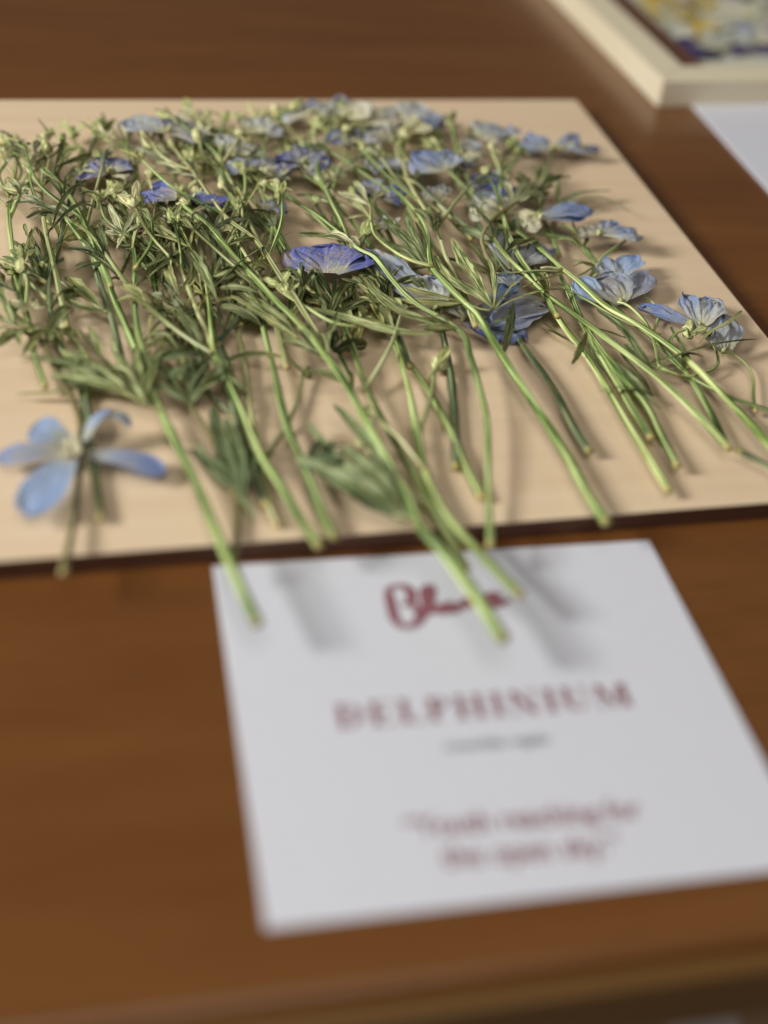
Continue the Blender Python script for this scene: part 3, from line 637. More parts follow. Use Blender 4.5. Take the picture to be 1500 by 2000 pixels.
sprig('dark green sprig ending beside the forked one at the front edge of the board', [(650,1053,3),(620,985,4),(592,910,4),(565,850,4),(548,790,4),(535,720,4),(523,670,4),(508,615,5),(492,560,5),(470,505,5),(445,450,5)], 2.6, 1.5, 'green',
  leaves=[(512,640,5,455,560,4,70,2.6,'dark'),(495,560,5,540,490,3,60,2.5,'olive'),(600,905,5,690,870,3,60,3.0,'green',2)], fans=[([([(598,900,6),(640,930,7),(720,985,7),(790,1010,8)],4.0,.2)],'green')])
sprig('thick pale green sprig that crosses the pile and points at the lettering of the card', [(985,1252,6),(930,1165,6),(870,1085,7),(822,1032,8),(800,985,8),(760,905,8),(715,825,9),(675,755,9),(640,705,9),(590,640,10),(532,585,10),(480,530,10),(438,480,10),(405,440,10),(365,405,10)], 3.4, 1.7, 'bright',
  leaves=[(640,700,9,560,620,4,50,2.6,'olive',3), (690,760,6,610,700,2,30,2.6,'dark'), (480,530,10,420,540,3,80,2.4,'olive'), (440,480,10,520,455,2,40,2.4,'dark'),(405,440,10,350,470,3,70,2.4,'olive'),(415,450,10,440,380,3,60,2.2,'pale')],
  fans=[([([(805,1018,8),(760,985,9),(680,940,8),(575,893,6)],6.0,.1),([(803,1014,8),(750,950,9),(705,900,8),(668,872,6)],4.6,.3),([(803,1010,8),(765,930,9),(715,860,8),(650,788,7)],4.2,.1),([(800,1012,8),(720,950,7),(650,885,6),(598,822,5)],3.4,.5)],'green'), ([([(640,704,9),(580,665,9),(520,620,9),(450,575,8)],2.8,.5)],'olive'), ([([(420,560,11),(460,520,12),(520,478,12),(572,452,10)],2.2,.4)],'dark')],
  branches=[([(822,1030,8),(800,1014,9),(770,1006,9)],1.5,'yellow')], buds=[(365,405,10,345,385,10)])
sprig('short green sprig tip beside the thick pale one above the card', [(915,1112,3),(872,1040,3),(832,975,4),(790,900,4),(750,830,4),(715,755,4),(692,690,5),(670,640,5),(648,590,5),(620,540,5)], 2.7, 1.6, 'green',
  leaves=[(660,620,5,690,540,3,60,2.6,'dark'),(650,600,5,590,560,3,60,2.4,'olive')], auto=dict(nl=2,nb=0,t0=.75))
sprig('yellow green sprig whose cut end covers the script lettering at its right', [(1018,1166,4),(955,1100,4),(900,1040,4),(862,990,4),(835,930,4),(815,850,4),(795,765,4),(778,695,4),(766,650,3),(755,590,3),(738,540,3),(715,490,3)], 2.8, 1.6, 'bright',
  leaves=[(766,650,4,700,590,3,50,2.6,'olive'),(750,580,4,790,520,3,60,2.4,'dark')], auto=dict(nl=2,nb=0,t0=.78))
sprig('tall sprig bent at a yellow joint, upright cut end just above the card', [(956,1068,4),(956,1000,4),(955,920,5),(948,830,6),(935,760,7),(920,700,8),(906,655,9),(862,622,10),(818,597,10),(775,555,10),(735,505,10),(700,487,10),(660,455,10),(620,425,9),(560,390,9),(500,352,9),(470,332,9)], 2.5, 1.3, 'green',
  leaves=[(904,650,9,800,612,4,40,2.8,'olive',3), (700,485,10,640,440,2,40,2.2,'pale')],
  fans=[([([(900,648,9),(850,632,9),(790,612,9),(745,580,9),(705,535,9)],3.6,.3)],'olive'), ([([(870,648,7),(800,650,8),(740,640,8),(660,615,8),(600,600,9)],2.6,.6)],'green')],
  buds=[(470,332,9,452,318,9),(520,362,9,500,340,8)])
sprig('dark stemmed sprig cut short behind the tall jointed stem', [(893,915,2),(888,850,2),(880,770,2),(872,700,3),(860,640,3),(850,600,3),(838,550,3)], 2.8, 1.8, 'dark', leaves=[(850,600,3,800,560,3,60,2.6,'dark'),(845,570,3,880,510,3,50,2.4,'dark')])
sprig('blue green sprig curving under the dark stem, cut end in the middle of the board', [(938,975,2),(908,912,2),(885,850,2),(855,792,2),(825,745,2),(795,705,2),(775,670,3),(757,625,3),(735,580,3)], 2.5, 1.6, 'green',
  leaves=[(757,625,4,720,560,3,60,2.8,'olive'),(740,590,4,700,520,3,50,2.8,'olive')], fans=[([([(752,640,5),(735,600,6),(715,560,6),(702,525,6)],3.6,.4)],'olive')])
sprig('bright sprig with feathery leaves in the centre, cut end over the right front edge', [(1186,1025,4),(1140,955,4),(1090,865,4),(1040,785,5),(990,710,6),(960,660,7),(932,615,8),(905,590,9),(868,550,10),(846,525,10),(838,490,10),(832,455,9),(812,420,9),(790,390,9),(765,365,8)], 3.2, 1.6, 'bright',
  branches=[([(846,525,10),(805,512,11),(768,490,11),(735,460,11),(726,430,11),(722,402,10),(700,370,10)],1.5), ([(905,592,9),(930,600,9),(955,606,9),(963,604,9)],1.3,'yellow')],
  fans=[([([(832,520,10),(800,478,10),(765,440,9),(735,403,9)],4.4,.2),([(834,515,10),(812,470,11),(800,440,11),(793,405,10)],3.0,.6),([(828,520,10),(790,490,9),(750,470,8)],3.2,.1),([(836,512,10),(826,470,11),(812,432,11)],2.6,-.3)],'green'),
        ([([(963,603,9),(938,560,10),(905,510,10),(882,464,10)],4.2,.25),([(963,603,9),(935,580,10),(905,562,10),(866,532,10),(848,498,9)],3.6,.2),([(963,602,9),(930,570,10),(886,541,9)],2.0,.3),([(963,603,9),(967,570,11),(963,530,11),(952,500,11)],2.0,.8)],'green'),
        ([([(968,604,9),(1010,583,10),(1060,568,9),(1115,566,7)],3.0,.5),([(966,604,9),(990,570,10),(1010,548,10)],2.0,.5)],'olive'),
        ([([(1003,592,9),(998,620,8),(990,650,6),(984,690,3)],4.2,.6),([(1000,615,9),(980,625,9),(962,630,8)],1.6,.3)],'green'),
        ([([(908,592,9),(865,580,10),(820,572,10),(790,560,10)],3.4,-.3),([(906,592,9),(860,592,10),(815,590,10),(765,582,9)],3.0,.5)],'olive'),
        ([([(905,594,8),(870,600,8),(860,612,7)],1.8,.5)],'olive')],
  leaves=[(722,402,10,690,340,3,60,2.6,'pale')])
sprig('short blue green stemmed sprig with a pale cut end right of centre', [(1150,885,3),(1110,822,3),(1068,742,3),(1035,695,3),(1012,660,2),(988,612,2),(965,560,2),(950,510,2)], 2.6, 1.6, 'dark', leaves=[(960,540,3,920,470,3,60,2.6,'dark')],
  flowers=[PFL((905,622,3),[((900,615,3),(1058,598,4),15,.1,'grey'),((905,625,2),(975,664,1.5),12,.2,'deep'),((930,630,2.5),(1025,655,3),12,-.1,'blue'),((955,600,4),(1012,552,5),9,.3,'sky'),((905,620,3),(870,590,2),9,.0,'grey')],'blue'),
           PFL((1075,592,4),[((1072,592,4),(960,640,5),14,.2,'grey'),((1070,592,4),(985,585,5),12,.1,'grey')],'grey',stamens=False)])
sprig('straight green sprig ending alone on bare board at the lower right', [(1308,962,3),(1260,882,3),(1200,782,3),(1150,702,3),(1110,650,3),(1082,608,3),(1062,560,3),(1040,520,3)], 2.7, 1.7, 'bright', leaves=[(1145,690,3,1050,620,1,10,2.0,'dark'),(1070,575,3,1020,530,3,50,2.2,'olive')])
sprig('shorter sprig of the tied looking pair, with a yellow cut end', [(1274,860,3),(1238,800,3),(1205,745,3),(1165,680,3),(1132,620,3),(1110,572,3),(1090,530,3),(1072,490,3)], 2.5, 1.6, 'green', fans=[([([(1146,648,6),(1138,670,6),(1128,690,5),(1116,712,3)],3.0,.8)],'dark'),([([(1110,630,5),(1160,640,6),(1190,650,6),(1235,665,5)],2.4,.4)],'dark')])
sprig('greener sprig of the same pair, ending lower with a brown cut', [(1325,915,3),(1295,855,3),(1268,800,3),(1220,740,4),(1180,690,4),(1148,645,4),(1128,600,4),(1118,560,4)], 2.7, 1.8, 'green', fans=[([([(1170,765,5),(1215,755,6),(1250,762,6),(1290,775,4)],2.8,.5)],'dark'),([([(1290,800,3),(1260,770,4),(1225,730,4),(1195,700,4)],3.0,.1)],'green'),([([(1200,740,3),(1175,710,3),(1150,670,3)],2.6,.5)],'dark')])
sprig('long bright sprig from the yellow and brown cut end at the right edge', [(1424,880,5),(1370,820,5),(1300,752,6),(1240,705,6),(1172,655,7),(1112,610,7),(1062,572,7),(1020,530,7),(985,495,8),(962,462,8)], 2.7, 1.7, 'bright',
  leaves=[(965,470,8,905,400,3,50,3.0,'green'),(985,495,8,1020,440,2,40,2.2,'olive')], flowers=[FLW((1000,525,3),(1030,470),4,70,9,'grey',5,5,mix='pale'), FLW((1000,560,3),(975,535),2,60,9,'sky',5,6)])
sprig('green sprig joining the long bright one at its yellow cut end', [(1421,872,3),(1382,795,3),(1345,735,3),(1310,695,3),(1270,655,3),(1215,610,3),(1165,560,3)], 2.2, 1.5, 'green',
  fans=[([([(1275,775,2),(1255,740,3),(1220,700,4),(1205,670,4)],1.6,.2),([(1280,730,5),(1245,680,6),(1210,635,6),(1163,602,5)],2.6,.5)],'dark'),([([(1275,735,4),(1250,700,5),(1220,672,5)],4.0,.0)],'green')])
sprig('longest bright sprig leaving the photo at the right edge', [(1545,915,3),(1500,868,4),(1440,800,4),(1360,722,5),(1290,665,6),(1235,628,7),(1180,596,7),(1130,550,7),(1098,525,7),(1060,490,7),(1030,465,7),(1012,452,7)], 2.9, 1.8, 'bright',
  branches=[([(1360,740,3),(1330,735,4),(1290,722,4),(1235,700,4)],1.2,'green'),([(1100,527,7),(1070,522,8),(1055,524,8)],1.4,'yellow'),([(1098,532,7),(1060,530,8),(1010,533,8),(968,533,8)],0.9,'yellow'),([(1100,536,7),(1060,546,7),(1020,562,7)],1.0,'brown'),([(1290,655,5),(1210,625,5),(1150,590,5),(1090,560,5)],1.1,'green')],
  leaves=[(1012,452,7,960,420,3,60,3,'green'),(1030,465,6,1000,500,2,60,2.4,'dark')])
sprig('dark thin stem whose cut end touches the yellow cut end at the right edge', [(1437,880,4),(1470,895,4),(1530,930,4),(1600,980,4)], 1.9, 1.5, 'dark')
sprig('sprig with the curling stalks and blue flower nearest the right edge of the board', [(1560,830,3),(1500,800,3),(1440,782,3),(1400,765,3),(1345,735,3),(1300,700,3),(1262,720,3)], 1.3, 1.1, 'green',
  branches=[([(1345,720,4),(1320,685,5),(1310,670,6),(1325,650,7),(1365,640,7)],1.3),([(1345,735,3),(1380,730,3),(1402,715,3),(1400,690,4),(1392,672,4)],1.2),([(1475,808,2),(1470,780,2),(1468,740,2),(1455,712,3),(1430,692,4),(1415,690,4)],1.2),([(1355,715,4),(1330,672,5),(1310,640,5)],1.3)],
  fans=[([([(1282,725,6),(1310,698,8),(1370,680,8),(1430,668,7),(1485,662,5)],4.2,.6),([(1310,700,7),(1345,690,7),(1375,698,6)],2.0,.4)],'dark'),([([(1365,672,6),(1385,650,7),(1420,632,8),(1450,606,7)],1.9,.4)],'olive')],
  buds=[(1345,655,7,1352,590,10)],
  flowers=[PFL((1370,636,4),[((1366,640,4),(1252,600,4),7,.2,'blue'),((1362,630,4),(1335,578,5),8,.3,'blue'),((1370,632,4),(1375,582,5),10,.2,'blue'),((1372,635,4),(1405,590,6),11,.2,'pale')],'blue'),
           PFL((1415,688,3),[((1415,688,3),(1420,620,4),13,.1,'pale'),((1412,688,3),(1385,648,3),8,0,'grey')],'grey'), PFL((1385,655,3),[((1385,655,3),(1350,640,3),4,0,'pale')],'pale',stamens=False)])
sprig('sprig with a pale blue open flower beside the longest bright stem', [(1290,722,4),(1284,690,5),(1272,650,5),(1252,622,5),(1225,598,5),(1205,592,5)], 1.4, 1.2, 'green', branches=[([(1278,645,2),(1286,615,2),(1275,592,2),(1250,575,3)],1.1),([(1330,735,5),(1290,720,6),(1284,700,6)],1.2)],
  flowers=[PFL((1215,592,4),[((1200,590,4),(1270,542,5),13,.1,'grey'),((1215,594,4),(1155,545,5),15,.1,'grey'),((1210,592,4),(1205,535,5),14,.2,'pale'),((1175,585,4),(1122,555,5),12,.5,'sky')],'pale'), PFL((1195,540,3),[((1210,545,4),(1240,500,6),11,.2,'sky'),((1200,545,4),(1185,505,5),10,.2,'blue'),((1195,548,3),(1168,520,4),10,.2,'pale')],'pale',stamens=False)])
# stems that come out of the pile at the left
sprig('olive sprig that runs under the loose sky blue flower and over the front edge', [(122,1128,3),(138,1045,3),(150,965,3),(156,900,3),(155,840,4),(140,785,4),(112,735,5),(85,675,5),(45,648,5),(0,622,5),(-40,600,5)], 2.2, 1.3, 'brown',
  leaves=[(112,730,5,180,690,3,60,2.4,'green'),(85,675,5,110,610,3,60,2.6,'green'),(45,648,5,-20,690,3,60,2.6,'green'),(30,640,5,-30,560,3,50,2.4,'green')])
sprig('short dark sprig standing just right of the sky blue flower', [(197,1016,2),(188,950,2),(178,890,2),(167,825,2),(160,770,2),(140,720,3),(118,680,3),(100,620,4),(92,556,5),(110,490,6),(124,430,6),(140,380,7),(160,320,7)], 2.6, 1.6, 'dark',
  branches=[([(92,556,5),(55,535,6),(0,508,6),(-40,490,6)],1.7,'yellow')], leaves=[(90,556,5,30,470,4,60,3.4,'green'),(92,550,5,75,440,4,50,3.2,'dark'),(100,600,5,140,560,3,70,2.4,'green'),(118,470,6,170,400,3,50,2.6,'olive'),(100,640,5,60,700,3,60,2.6,'olive')], auto=dict(nl=3,nb=4,t0=.6))
sprig('thin sprig with a pale yellow joint under the grey green leaf cluster', [(458,1108,2),(461,1040,2),(462,985,2),(442,920,2),(416,868,2),(395,828,3),(374,795,4),(372,760,4),(360,700,4),(352,640,4),(330,560,4)], 2.0, 1.5, 'brown',
  leaves=[(374,793,5,330,690,5,70,2.8,'green',2),(370,780,5,400,690,4,60,2.4,'green',2),(356,690,4,300,640,4,70,2.4,'dark'),(350,630,4,400,560,3,70,2.4,'dark'),(455,960,2,400,830,3,50,3.2,'green',1),(450,930,3,480,830,2,40,3.4,'green',1)])
sprig('dull green sprig with a frayed cut end left of the forked one', [(546,1030,1),(520,965,1),(506,880,1),(492,800,2),(476,705,3),(461,640,3),(448,590,4),(441,555,4),(436,500,4)], 2.0, 1.3, 'yellow', leaves=[(448,590,4,400,530,3,60,2.4,'olive')], fans=[([([(500,1020,2),(465,950,3),(450,880,3),(440,820,3)],3.2,.2)],'green')], auto=dict(nl=3,nb=0,t0=.6))
sprig('darkest stem of the left pile, running beside the forked sprig', [(520,990,1),(498,930,2),(475,860,2),(452,785,2),(436,715,2),(418,650,3),(398,590,3),(372,540,4),(352,490,4),(335,440,4),(318,400,4)], 2.6, 1.6, 'dark', auto=dict(nl=6,nb=2,t0=.35))
sprig('sprig bearing the big deep blue flower in the middle of the pile', [(690,745,3),(668,700,4),(650,668,5),(645,640,5),(636,608,6),(618,565,6),(608,535,7)], 1.6, 1.3, 'green',
  branches=[([(700,640,8),(660,632,9),(636,622,9),(600,600,9),(565,578,9),(540,560,9)],1.5)], buds=[(545,563,9,508,535,10),(560,575,9,556,550,7)],
  leaves=[(655,690,5,690,640,2,30,4.0,'dark'),(640,640,5,670,560,3,50,3.4,'dark')], fans=[([([(670,690,3),(680,640,4),(670,600,6),(655,560,7)],4.6,.5),([(680,690,3),(700,650,4),(698,610,5),(680,560,5)],4.0,.3)],'olive'),([([(560,640,3),(575,600,4),(580,550,5),(584,518,4)],5.0,.2)],'dark')],
  flowers=[PFL((622,528,6),[((630,530,7),(564,492,9),15,.05,'deep'),((640,533,7),(642,478,9.5),24,.1,'deep'),((652,532,7),(718,500,8),14,.05,'deep')],'deep',spur=([(615,534,6),(611,548,6),(609,560,6)],2.4,'cream'))])
sprig('sprig with the crumpled pale lavender flower under the feathery leaves', [(905,655,3),(880,640,4),(855,628,4),(830,605,5),(800,600,5)], 1.3, 1.0, 'brown',
  flowers=[PFL((850,600,5),[((838,585,6),(722,492,7),13,.1,'pale'),((850,598,5),(770,530,6),16,.1,'pale'),((862,598,5),(790,565,5),12,.1,'pale'),((860,600,5),(835,545,6),14,.1,'pale')],'pale')])
sprig('sprig with the brown curved bare stalk looping in front of a pale petal', [(966,604,8),(970,565,9),(965,525,10),(948,490,10),(942,462,10),(960,430,10),(1000,398,9),(1045,375,8),(1078,362,7)], 1.3, 1.5, 'brown',
  leaves=[(1040,378,8,1075,330,3,70,2.6,'olive'),(1000,398,8,1040,360,3,60,3.0,'pale')], flowers=[FLW((985,425,7),(925,385),5,80,13,'pale',7,9,mix='cream')])
# right hand background
sprig('back right sprig with leaves fanned toward the board edge', [(1098,500,3),(1080,460,3),(1062,430,3),(1055,405,4),(1058,370,4),(1072,320,4),(1078,300,4)], 1.8, 1.2, 'green',
  fans=[([([(1060,412,4),(1110,395,6),(1170,385,6),(1235,415,4)],1.8,.5),([(1075,405,4),(1130,380,6),(1195,372,5)],3.4,.3),([(1090,405,4),(1090,370,7),(1092,350,8)],2.6,.8)],'green')], leaves=[(1055,400,4,1010,350,3,60,2.4,'olive')],
  flowers=[FLW((1075,292,8),(1015,278),3,60,12,'blue',8,7), FLW((1085,290,8),(1150,285),2,36,9,'green' if False else 'blue',5,5,mix='pale')], buds=[(1110,290,5,1158,278,11)])
sprig('rear right sprig whose two pale flowers lie nearest the bare corner', [(1165,530,3),(1163,515,4),(1150,495,4),(1120,470,4),(1075,462,4),(1020,450,4)], 1.7, 1.2, 'green', branches=[([(1166,520,4),(1180,500,4),(1205,480,4),(1225,462,4)],1.4),([(1163,515,4),(1140,490,4),(1128,462,4)],1.2),([(1168,522,4),(1190,508,4),(1130,540,3)],1.2)],
  leaves=[(1165,520,4,1120,535,2,60,2.6,'green'),(1140,488,4,1090,440,3,50,2.4,'olive')], flowers=[FLW((1170,458,8),(1235,454),3,60,8,'pale',8,7,mix='blue'), FLW((1165,458,8),(1130,453),2,50,8,'grey',8,6), FLW((1050,425,8),(1150,411),3,30,9,'pale',9,8,mix='blue'), FLW((1050,420,8),(1000,434),2,60,10,'cream',8,6)])
sprig('rear sprig with a stout green stalk above the pale round petal', [(985,470,4),(960,420,5),(930,375,6),(895,335,6),(875,310,6),(850,285,6),(820,262,6)], 2.4, 1.4, 'green', auto=dict(nl=5,nb=2,t0=.1,kinds=('olive','green')), flowers=[FLW((870,330,10),(820,302),4,90,15,'blue',11,10,mix='blue'), FLW((920,375,8),(985,361),2,40,12,'deep',8,7), FLW((890,290,9),(940,297),3,90,12,'pale',8,7,mix='cream')])
sprig('rear sprig in yellow green running to the flowers at the top edge', [(920,470,4),(895,445,5),(862,405,6),(830,372,6),(800,348,6),(765,320,6),(725,290,6),(690,262,6),(660,240,6)], 2.2, 1.3, 'yellow', auto=dict(nl=5,nb=3,t0=.3,kinds=('olive','pale')), flowers=[FLW((780,232,8),(850,221),4,70,14,'pale',8,8,mix='blue'), FLW((700,240,9),(740,212),4,90,13,'cream',9,9), FLW((690,280,9),(650,256),3,80,13,'deep',9,9,mix='grey')])
sprig('rear sprig with a dark violet flower half hidden by stems', [(870,520,4),(840,470,5),(812,425,5),(780,375,6),(745,330,6),(715,295,6),(690,265,6)], 2.0, 1.3, 'yellow', auto=dict(nl=5,nb=3,t0=.2,kinds=('olive','green')), flowers=[FLW((740,385,8),(785,376),3,70,12,'deep',7,7), FLW((735,375,8),(700,361),2,60,12,'deep',7,7), FLW((770,440,8),(735,430),2,60,10,'pale',8,7)])
sprig('rear sprig with a dark blue flower and a pale green bract beneath', [(760,560,4),(735,500,4),(700,450,5),(665,405,5),(635,370,6),(610,340,6),(585,315,6),(560,280,6)], 2.0, 1.3, 'green', auto=dict(nl=6,nb=3,t0=.2,kinds=('olive','pale')), flowers=[FLW((590,318,10),(545,306),3,60,14,'deep',10,9), FLW((590,312,10),(630,301),2,60,13,'deep',10,9,mix='blue')], leaves=[(600,325,6,680,345,3,50,4.4,'pale')])
sprig('rear sprig with yellowish stem bending beside the crossing pale branch', [(712,560,3),(700,520,4),(685,475,5),(668,430,6),(645,385,6),(628,350,6),(600,310,5),(570,260,5),(545,225,5)], 1.8, 1.2, 'yellow', auto=dict(nl=6,nb=4,t0=.25,kinds=('olive','pale')), flowers=[FLW((610,222,8),(640,207),3,80,14,'blue',8,8,mix='pale'),FLW((600,225,8),(560,216),2,60,14,'pale',8,7)])
sprig('sprig with two slender blue petals pointing left above the dense leaves', [(560,640,2),(530,580,3),(500,530,3),(470,480,4),(440,440,5),(405,400,6),(360,390,7)], 2.0, 1.2, 'green', auto=dict(nl=6,nb=3,t0=.2), flowers=[FLW((345,388,12),(290,374),2,30,12,'deep',12,11), FLW((350,388,12),(445,392),2,20,9,'deep',11,9,mix='blue')])
sprig('sprig with a small violet flower among dense olive leaves', [(600,620,2),(580,560,3),(552,500,4),(530,450,4),(505,410,5),(470,370,5),(430,330,5),(395,290,5)], 2.0, 1.2, 'green', auto=dict(nl=7,nb=4,t0=.2,kinds=('olive','pale')), flowers=[FLW((520,405,9),(550,401),2,60,10,'deep',8,7), FLW((450,430,8),(430,427),2,60,9,'deep',7,6), FLW((490,330,9),(445,316),3,70,14,'grey',9,8,mix='blue'), FLW((515,335,9),(560,325),2,60,10,'pale',9,8)])
sprig('sprig with a bright blue pointed petal at the upper left', [(300,560,3),(285,500,4),(262,450,4),(240,400,5),(230,360,5),(222,335,5)], 2.0, 1.2, 'green', auto=dict(nl=5,nb=2,t0=.2,kinds=('olive','pale')), flowers=[FLW((215,335,10),(235,308),2,50,13,'deep',10,11), FLW((210,338,10),(160,331),2,40,10,'deep',10,9,mix='pale'), FLW((215,340,10),(260,340),2,40,10,'cream',9,8)])
sprig('sprig with a long pale and blue flower lying near the back edge', [(400,520,3),(385,460,4),(360,400,5),(340,350,5),(325,300,5),(315,265,6)], 2.0, 1.3, 'yellow', auto=dict(nl=5,nb=3,t0=.2,kinds=('olive','pale')), flowers=[FLW((320,258,11),(240,240),3,40,12,'pale',11,10,mix='pale'), FLW((325,250,11),(295,235),2,40,10,'deep',11,10), FLW((325,258,11),(405,251),3,60,15,'blue',11,10,mix='grey')])
# more of the pile: stems with budded tops
fill = [
 ('budded sprig at the far left edge with whitish bud clusters', [(60,640,2),(40,560,3),(25,480,4),(18,400,5),(30,330,5),(35,285,5)], dict(nl=5,nb=6,kinds=('olive','pale'))),
 ('budded sprig left of the first upright stem, top reaching the back buds', [(130,640,2),(110,540,3),(90,450,4),(80,370,4),(88,300,5),(95,265,5)], dict(nl=5,nb=5,kinds=('olive','pale'))),
 ('upright budded sprig crossing behind the pale left branch', [(240,720,2),(215,620,3),(190,540,4),(172,450,5),(165,370,5),(175,300,5),(190,255,5)], dict(nl=6,nb=5,kinds=('dark','olive','pale'))),
 ('dark leafy sprig under the forked stem', [(300,740,2),(270,650,3),(262,570,3),(262,500,4),(245,430,4),(225,380,4)], dict(nl=8,nb=2,kinds=('dark','olive','olive'))),
 ('leafy olive sprig between the two longest left stems', [(360,720,2),(330,640,2),(305,570,3),(300,500,4),(290,440,5),(270,380,5)], dict(nl=8,nb=3,kinds=('dark','olive','olive'))),
 ('leafy sprig below the slender blue petals', [(430,720,2),(400,640,2),(372,570,3),(345,510,4),(330,450,4),(312,400,4)], dict(nl=8,nb=3,kinds=('dark','olive','olive'))),
 ('curved sprig with pale buds right of the slender blue petals', [(470,640,2),(450,560,3),(430,500,4),(408,440,4),(392,380,5),(400,320,5),(410,260,5)], dict(nl=7,nb=5,kinds=('olive','pale'))),
 ('sprig with green tipped buds near the back edge, left of centre', [(480,560,2),(470,490,3),(455,420,4),(440,350,5),(430,290,5),(440,235,5)], dict(nl=6,nb=6,kinds=('olive','pale'))),
 ('sprig with budded top leaning on the pale crossing branch', [(620,600,2),(580,520,3),(548,460,3),(520,400,4),(500,340,5),(490,280,5),(500,230,5)], dict(nl=6,nb=6,kinds=('olive','pale'))),
 ('sprig of narrow leaves left of the deep blue flower', [(560,720,2),(540,640,2),(520,570,3),(480,500,4),(450,450,4)], dict(nl=7,nb=1,kinds=('dark','olive','olive'))),
 ('sprig of narrow leaves between the deep blue and lavender flowers', [(800,720,2),(770,640,2),(735,570,3),(690,500,4),(650,450,4),(620,400,4)], dict(nl=7,nb=2,kinds=('dark','olive','olive'))),
 ('sprig with budded top at the back edge in the middle', [(700,520,2),(672,450,3),(640,380,4),(620,320,5),(640,260,5),(665,215,5)], dict(nl=5,nb=6,kinds=('olive','pale'))),
 ('sprig with budded top behind the dark violet flower', [(800,560,2),(770,480,3),(735,410,4),(700,350,4),(680,300,5),(700,250,5)], dict(nl=6,nb=5,kinds=('olive','pale'))),
 ('leafy sprig behind the feathery centre leaves', [(930,640,2),(900,560,2),(870,500,3),(850,440,4),(810,380,5),(790,330,5),(790,270,5)], dict(nl=6,nb=4,kinds=('dark','olive','olive'))),
 ('sprig fading into the pale flowers at the upper right', [(1010,560,2),(970,500,3),(935,440,4),(915,390,4),(885,340,5),(900,290,5),(920,255,5)], dict(nl=5,nb=3,kinds=('olive','green'))),
 ('sprig behind the brown looping stalk', [(1090,620,2),(1050,550,2),(1010,490,3),(985,430,4),(975,380,4),(985,320,4),(1000,280,4)], dict(nl=5,nb=2,kinds=('olive','green'))),
 ('low leafy sprig at the left margin in front of the pale joint', [(90,760,2),(70,700,3),(60,640,3),(40,590,4),(25,540,4)], dict(nl=5,nb=1,kinds=('green','dark'))),
 ('leaf clad sprig crossing the pile just below the pale crossing branch', [(640,680,3),(600,620,4),(560,560,5),(500,470,6),(440,420,6),(380,340,6),(340,290,5)], dict(nl=7,nb=4,kinds=('dark','olive','pale'))),
 ('sprig lying flat beneath the darkest stem of the left pile', [(470,800,1),(440,700,1),(400,640,2),(350,590,3),(290,520,3),(240,470,4)], dict(nl=8,nb=1,kinds=('dark','olive','olive'))),
 ('pale budded sprig reaching toward the bare left corner of the board', [(220,560,3),(180,470,4),(140,390,5),(90,330,5),(50,300,5),(15,275,5)], dict(nl=5,nb=6,kinds=('olive','pale'))),
 ('pale budded sprig between the blue pointed petal and the long pale flower', [(330,520,3),(300,440,4),(270,370,5),(262,310,5),(230,270,5),(205,240,5)], dict(nl=5,nb=6,kinds=('pale','olive'))),
 ('pale budded sprig right of the long pale flower at the back edge', [(520,500,2),(480,420,4),(450,350,5),(420,300,5),(390,250,5),(370,215,5)], dict(nl=5,nb=6,kinds=('pale','olive'))),
]
def star(x, y, h, tips, w=2.4): return [([(x, y, h), ((x+a)/2, (y+b)/2, h+2), (a, b, h+rng.uniform(-1, 2))], w*rng.uniform(.8, 1.2), rng.uniform(-.6, .6)) for a, b in tips]
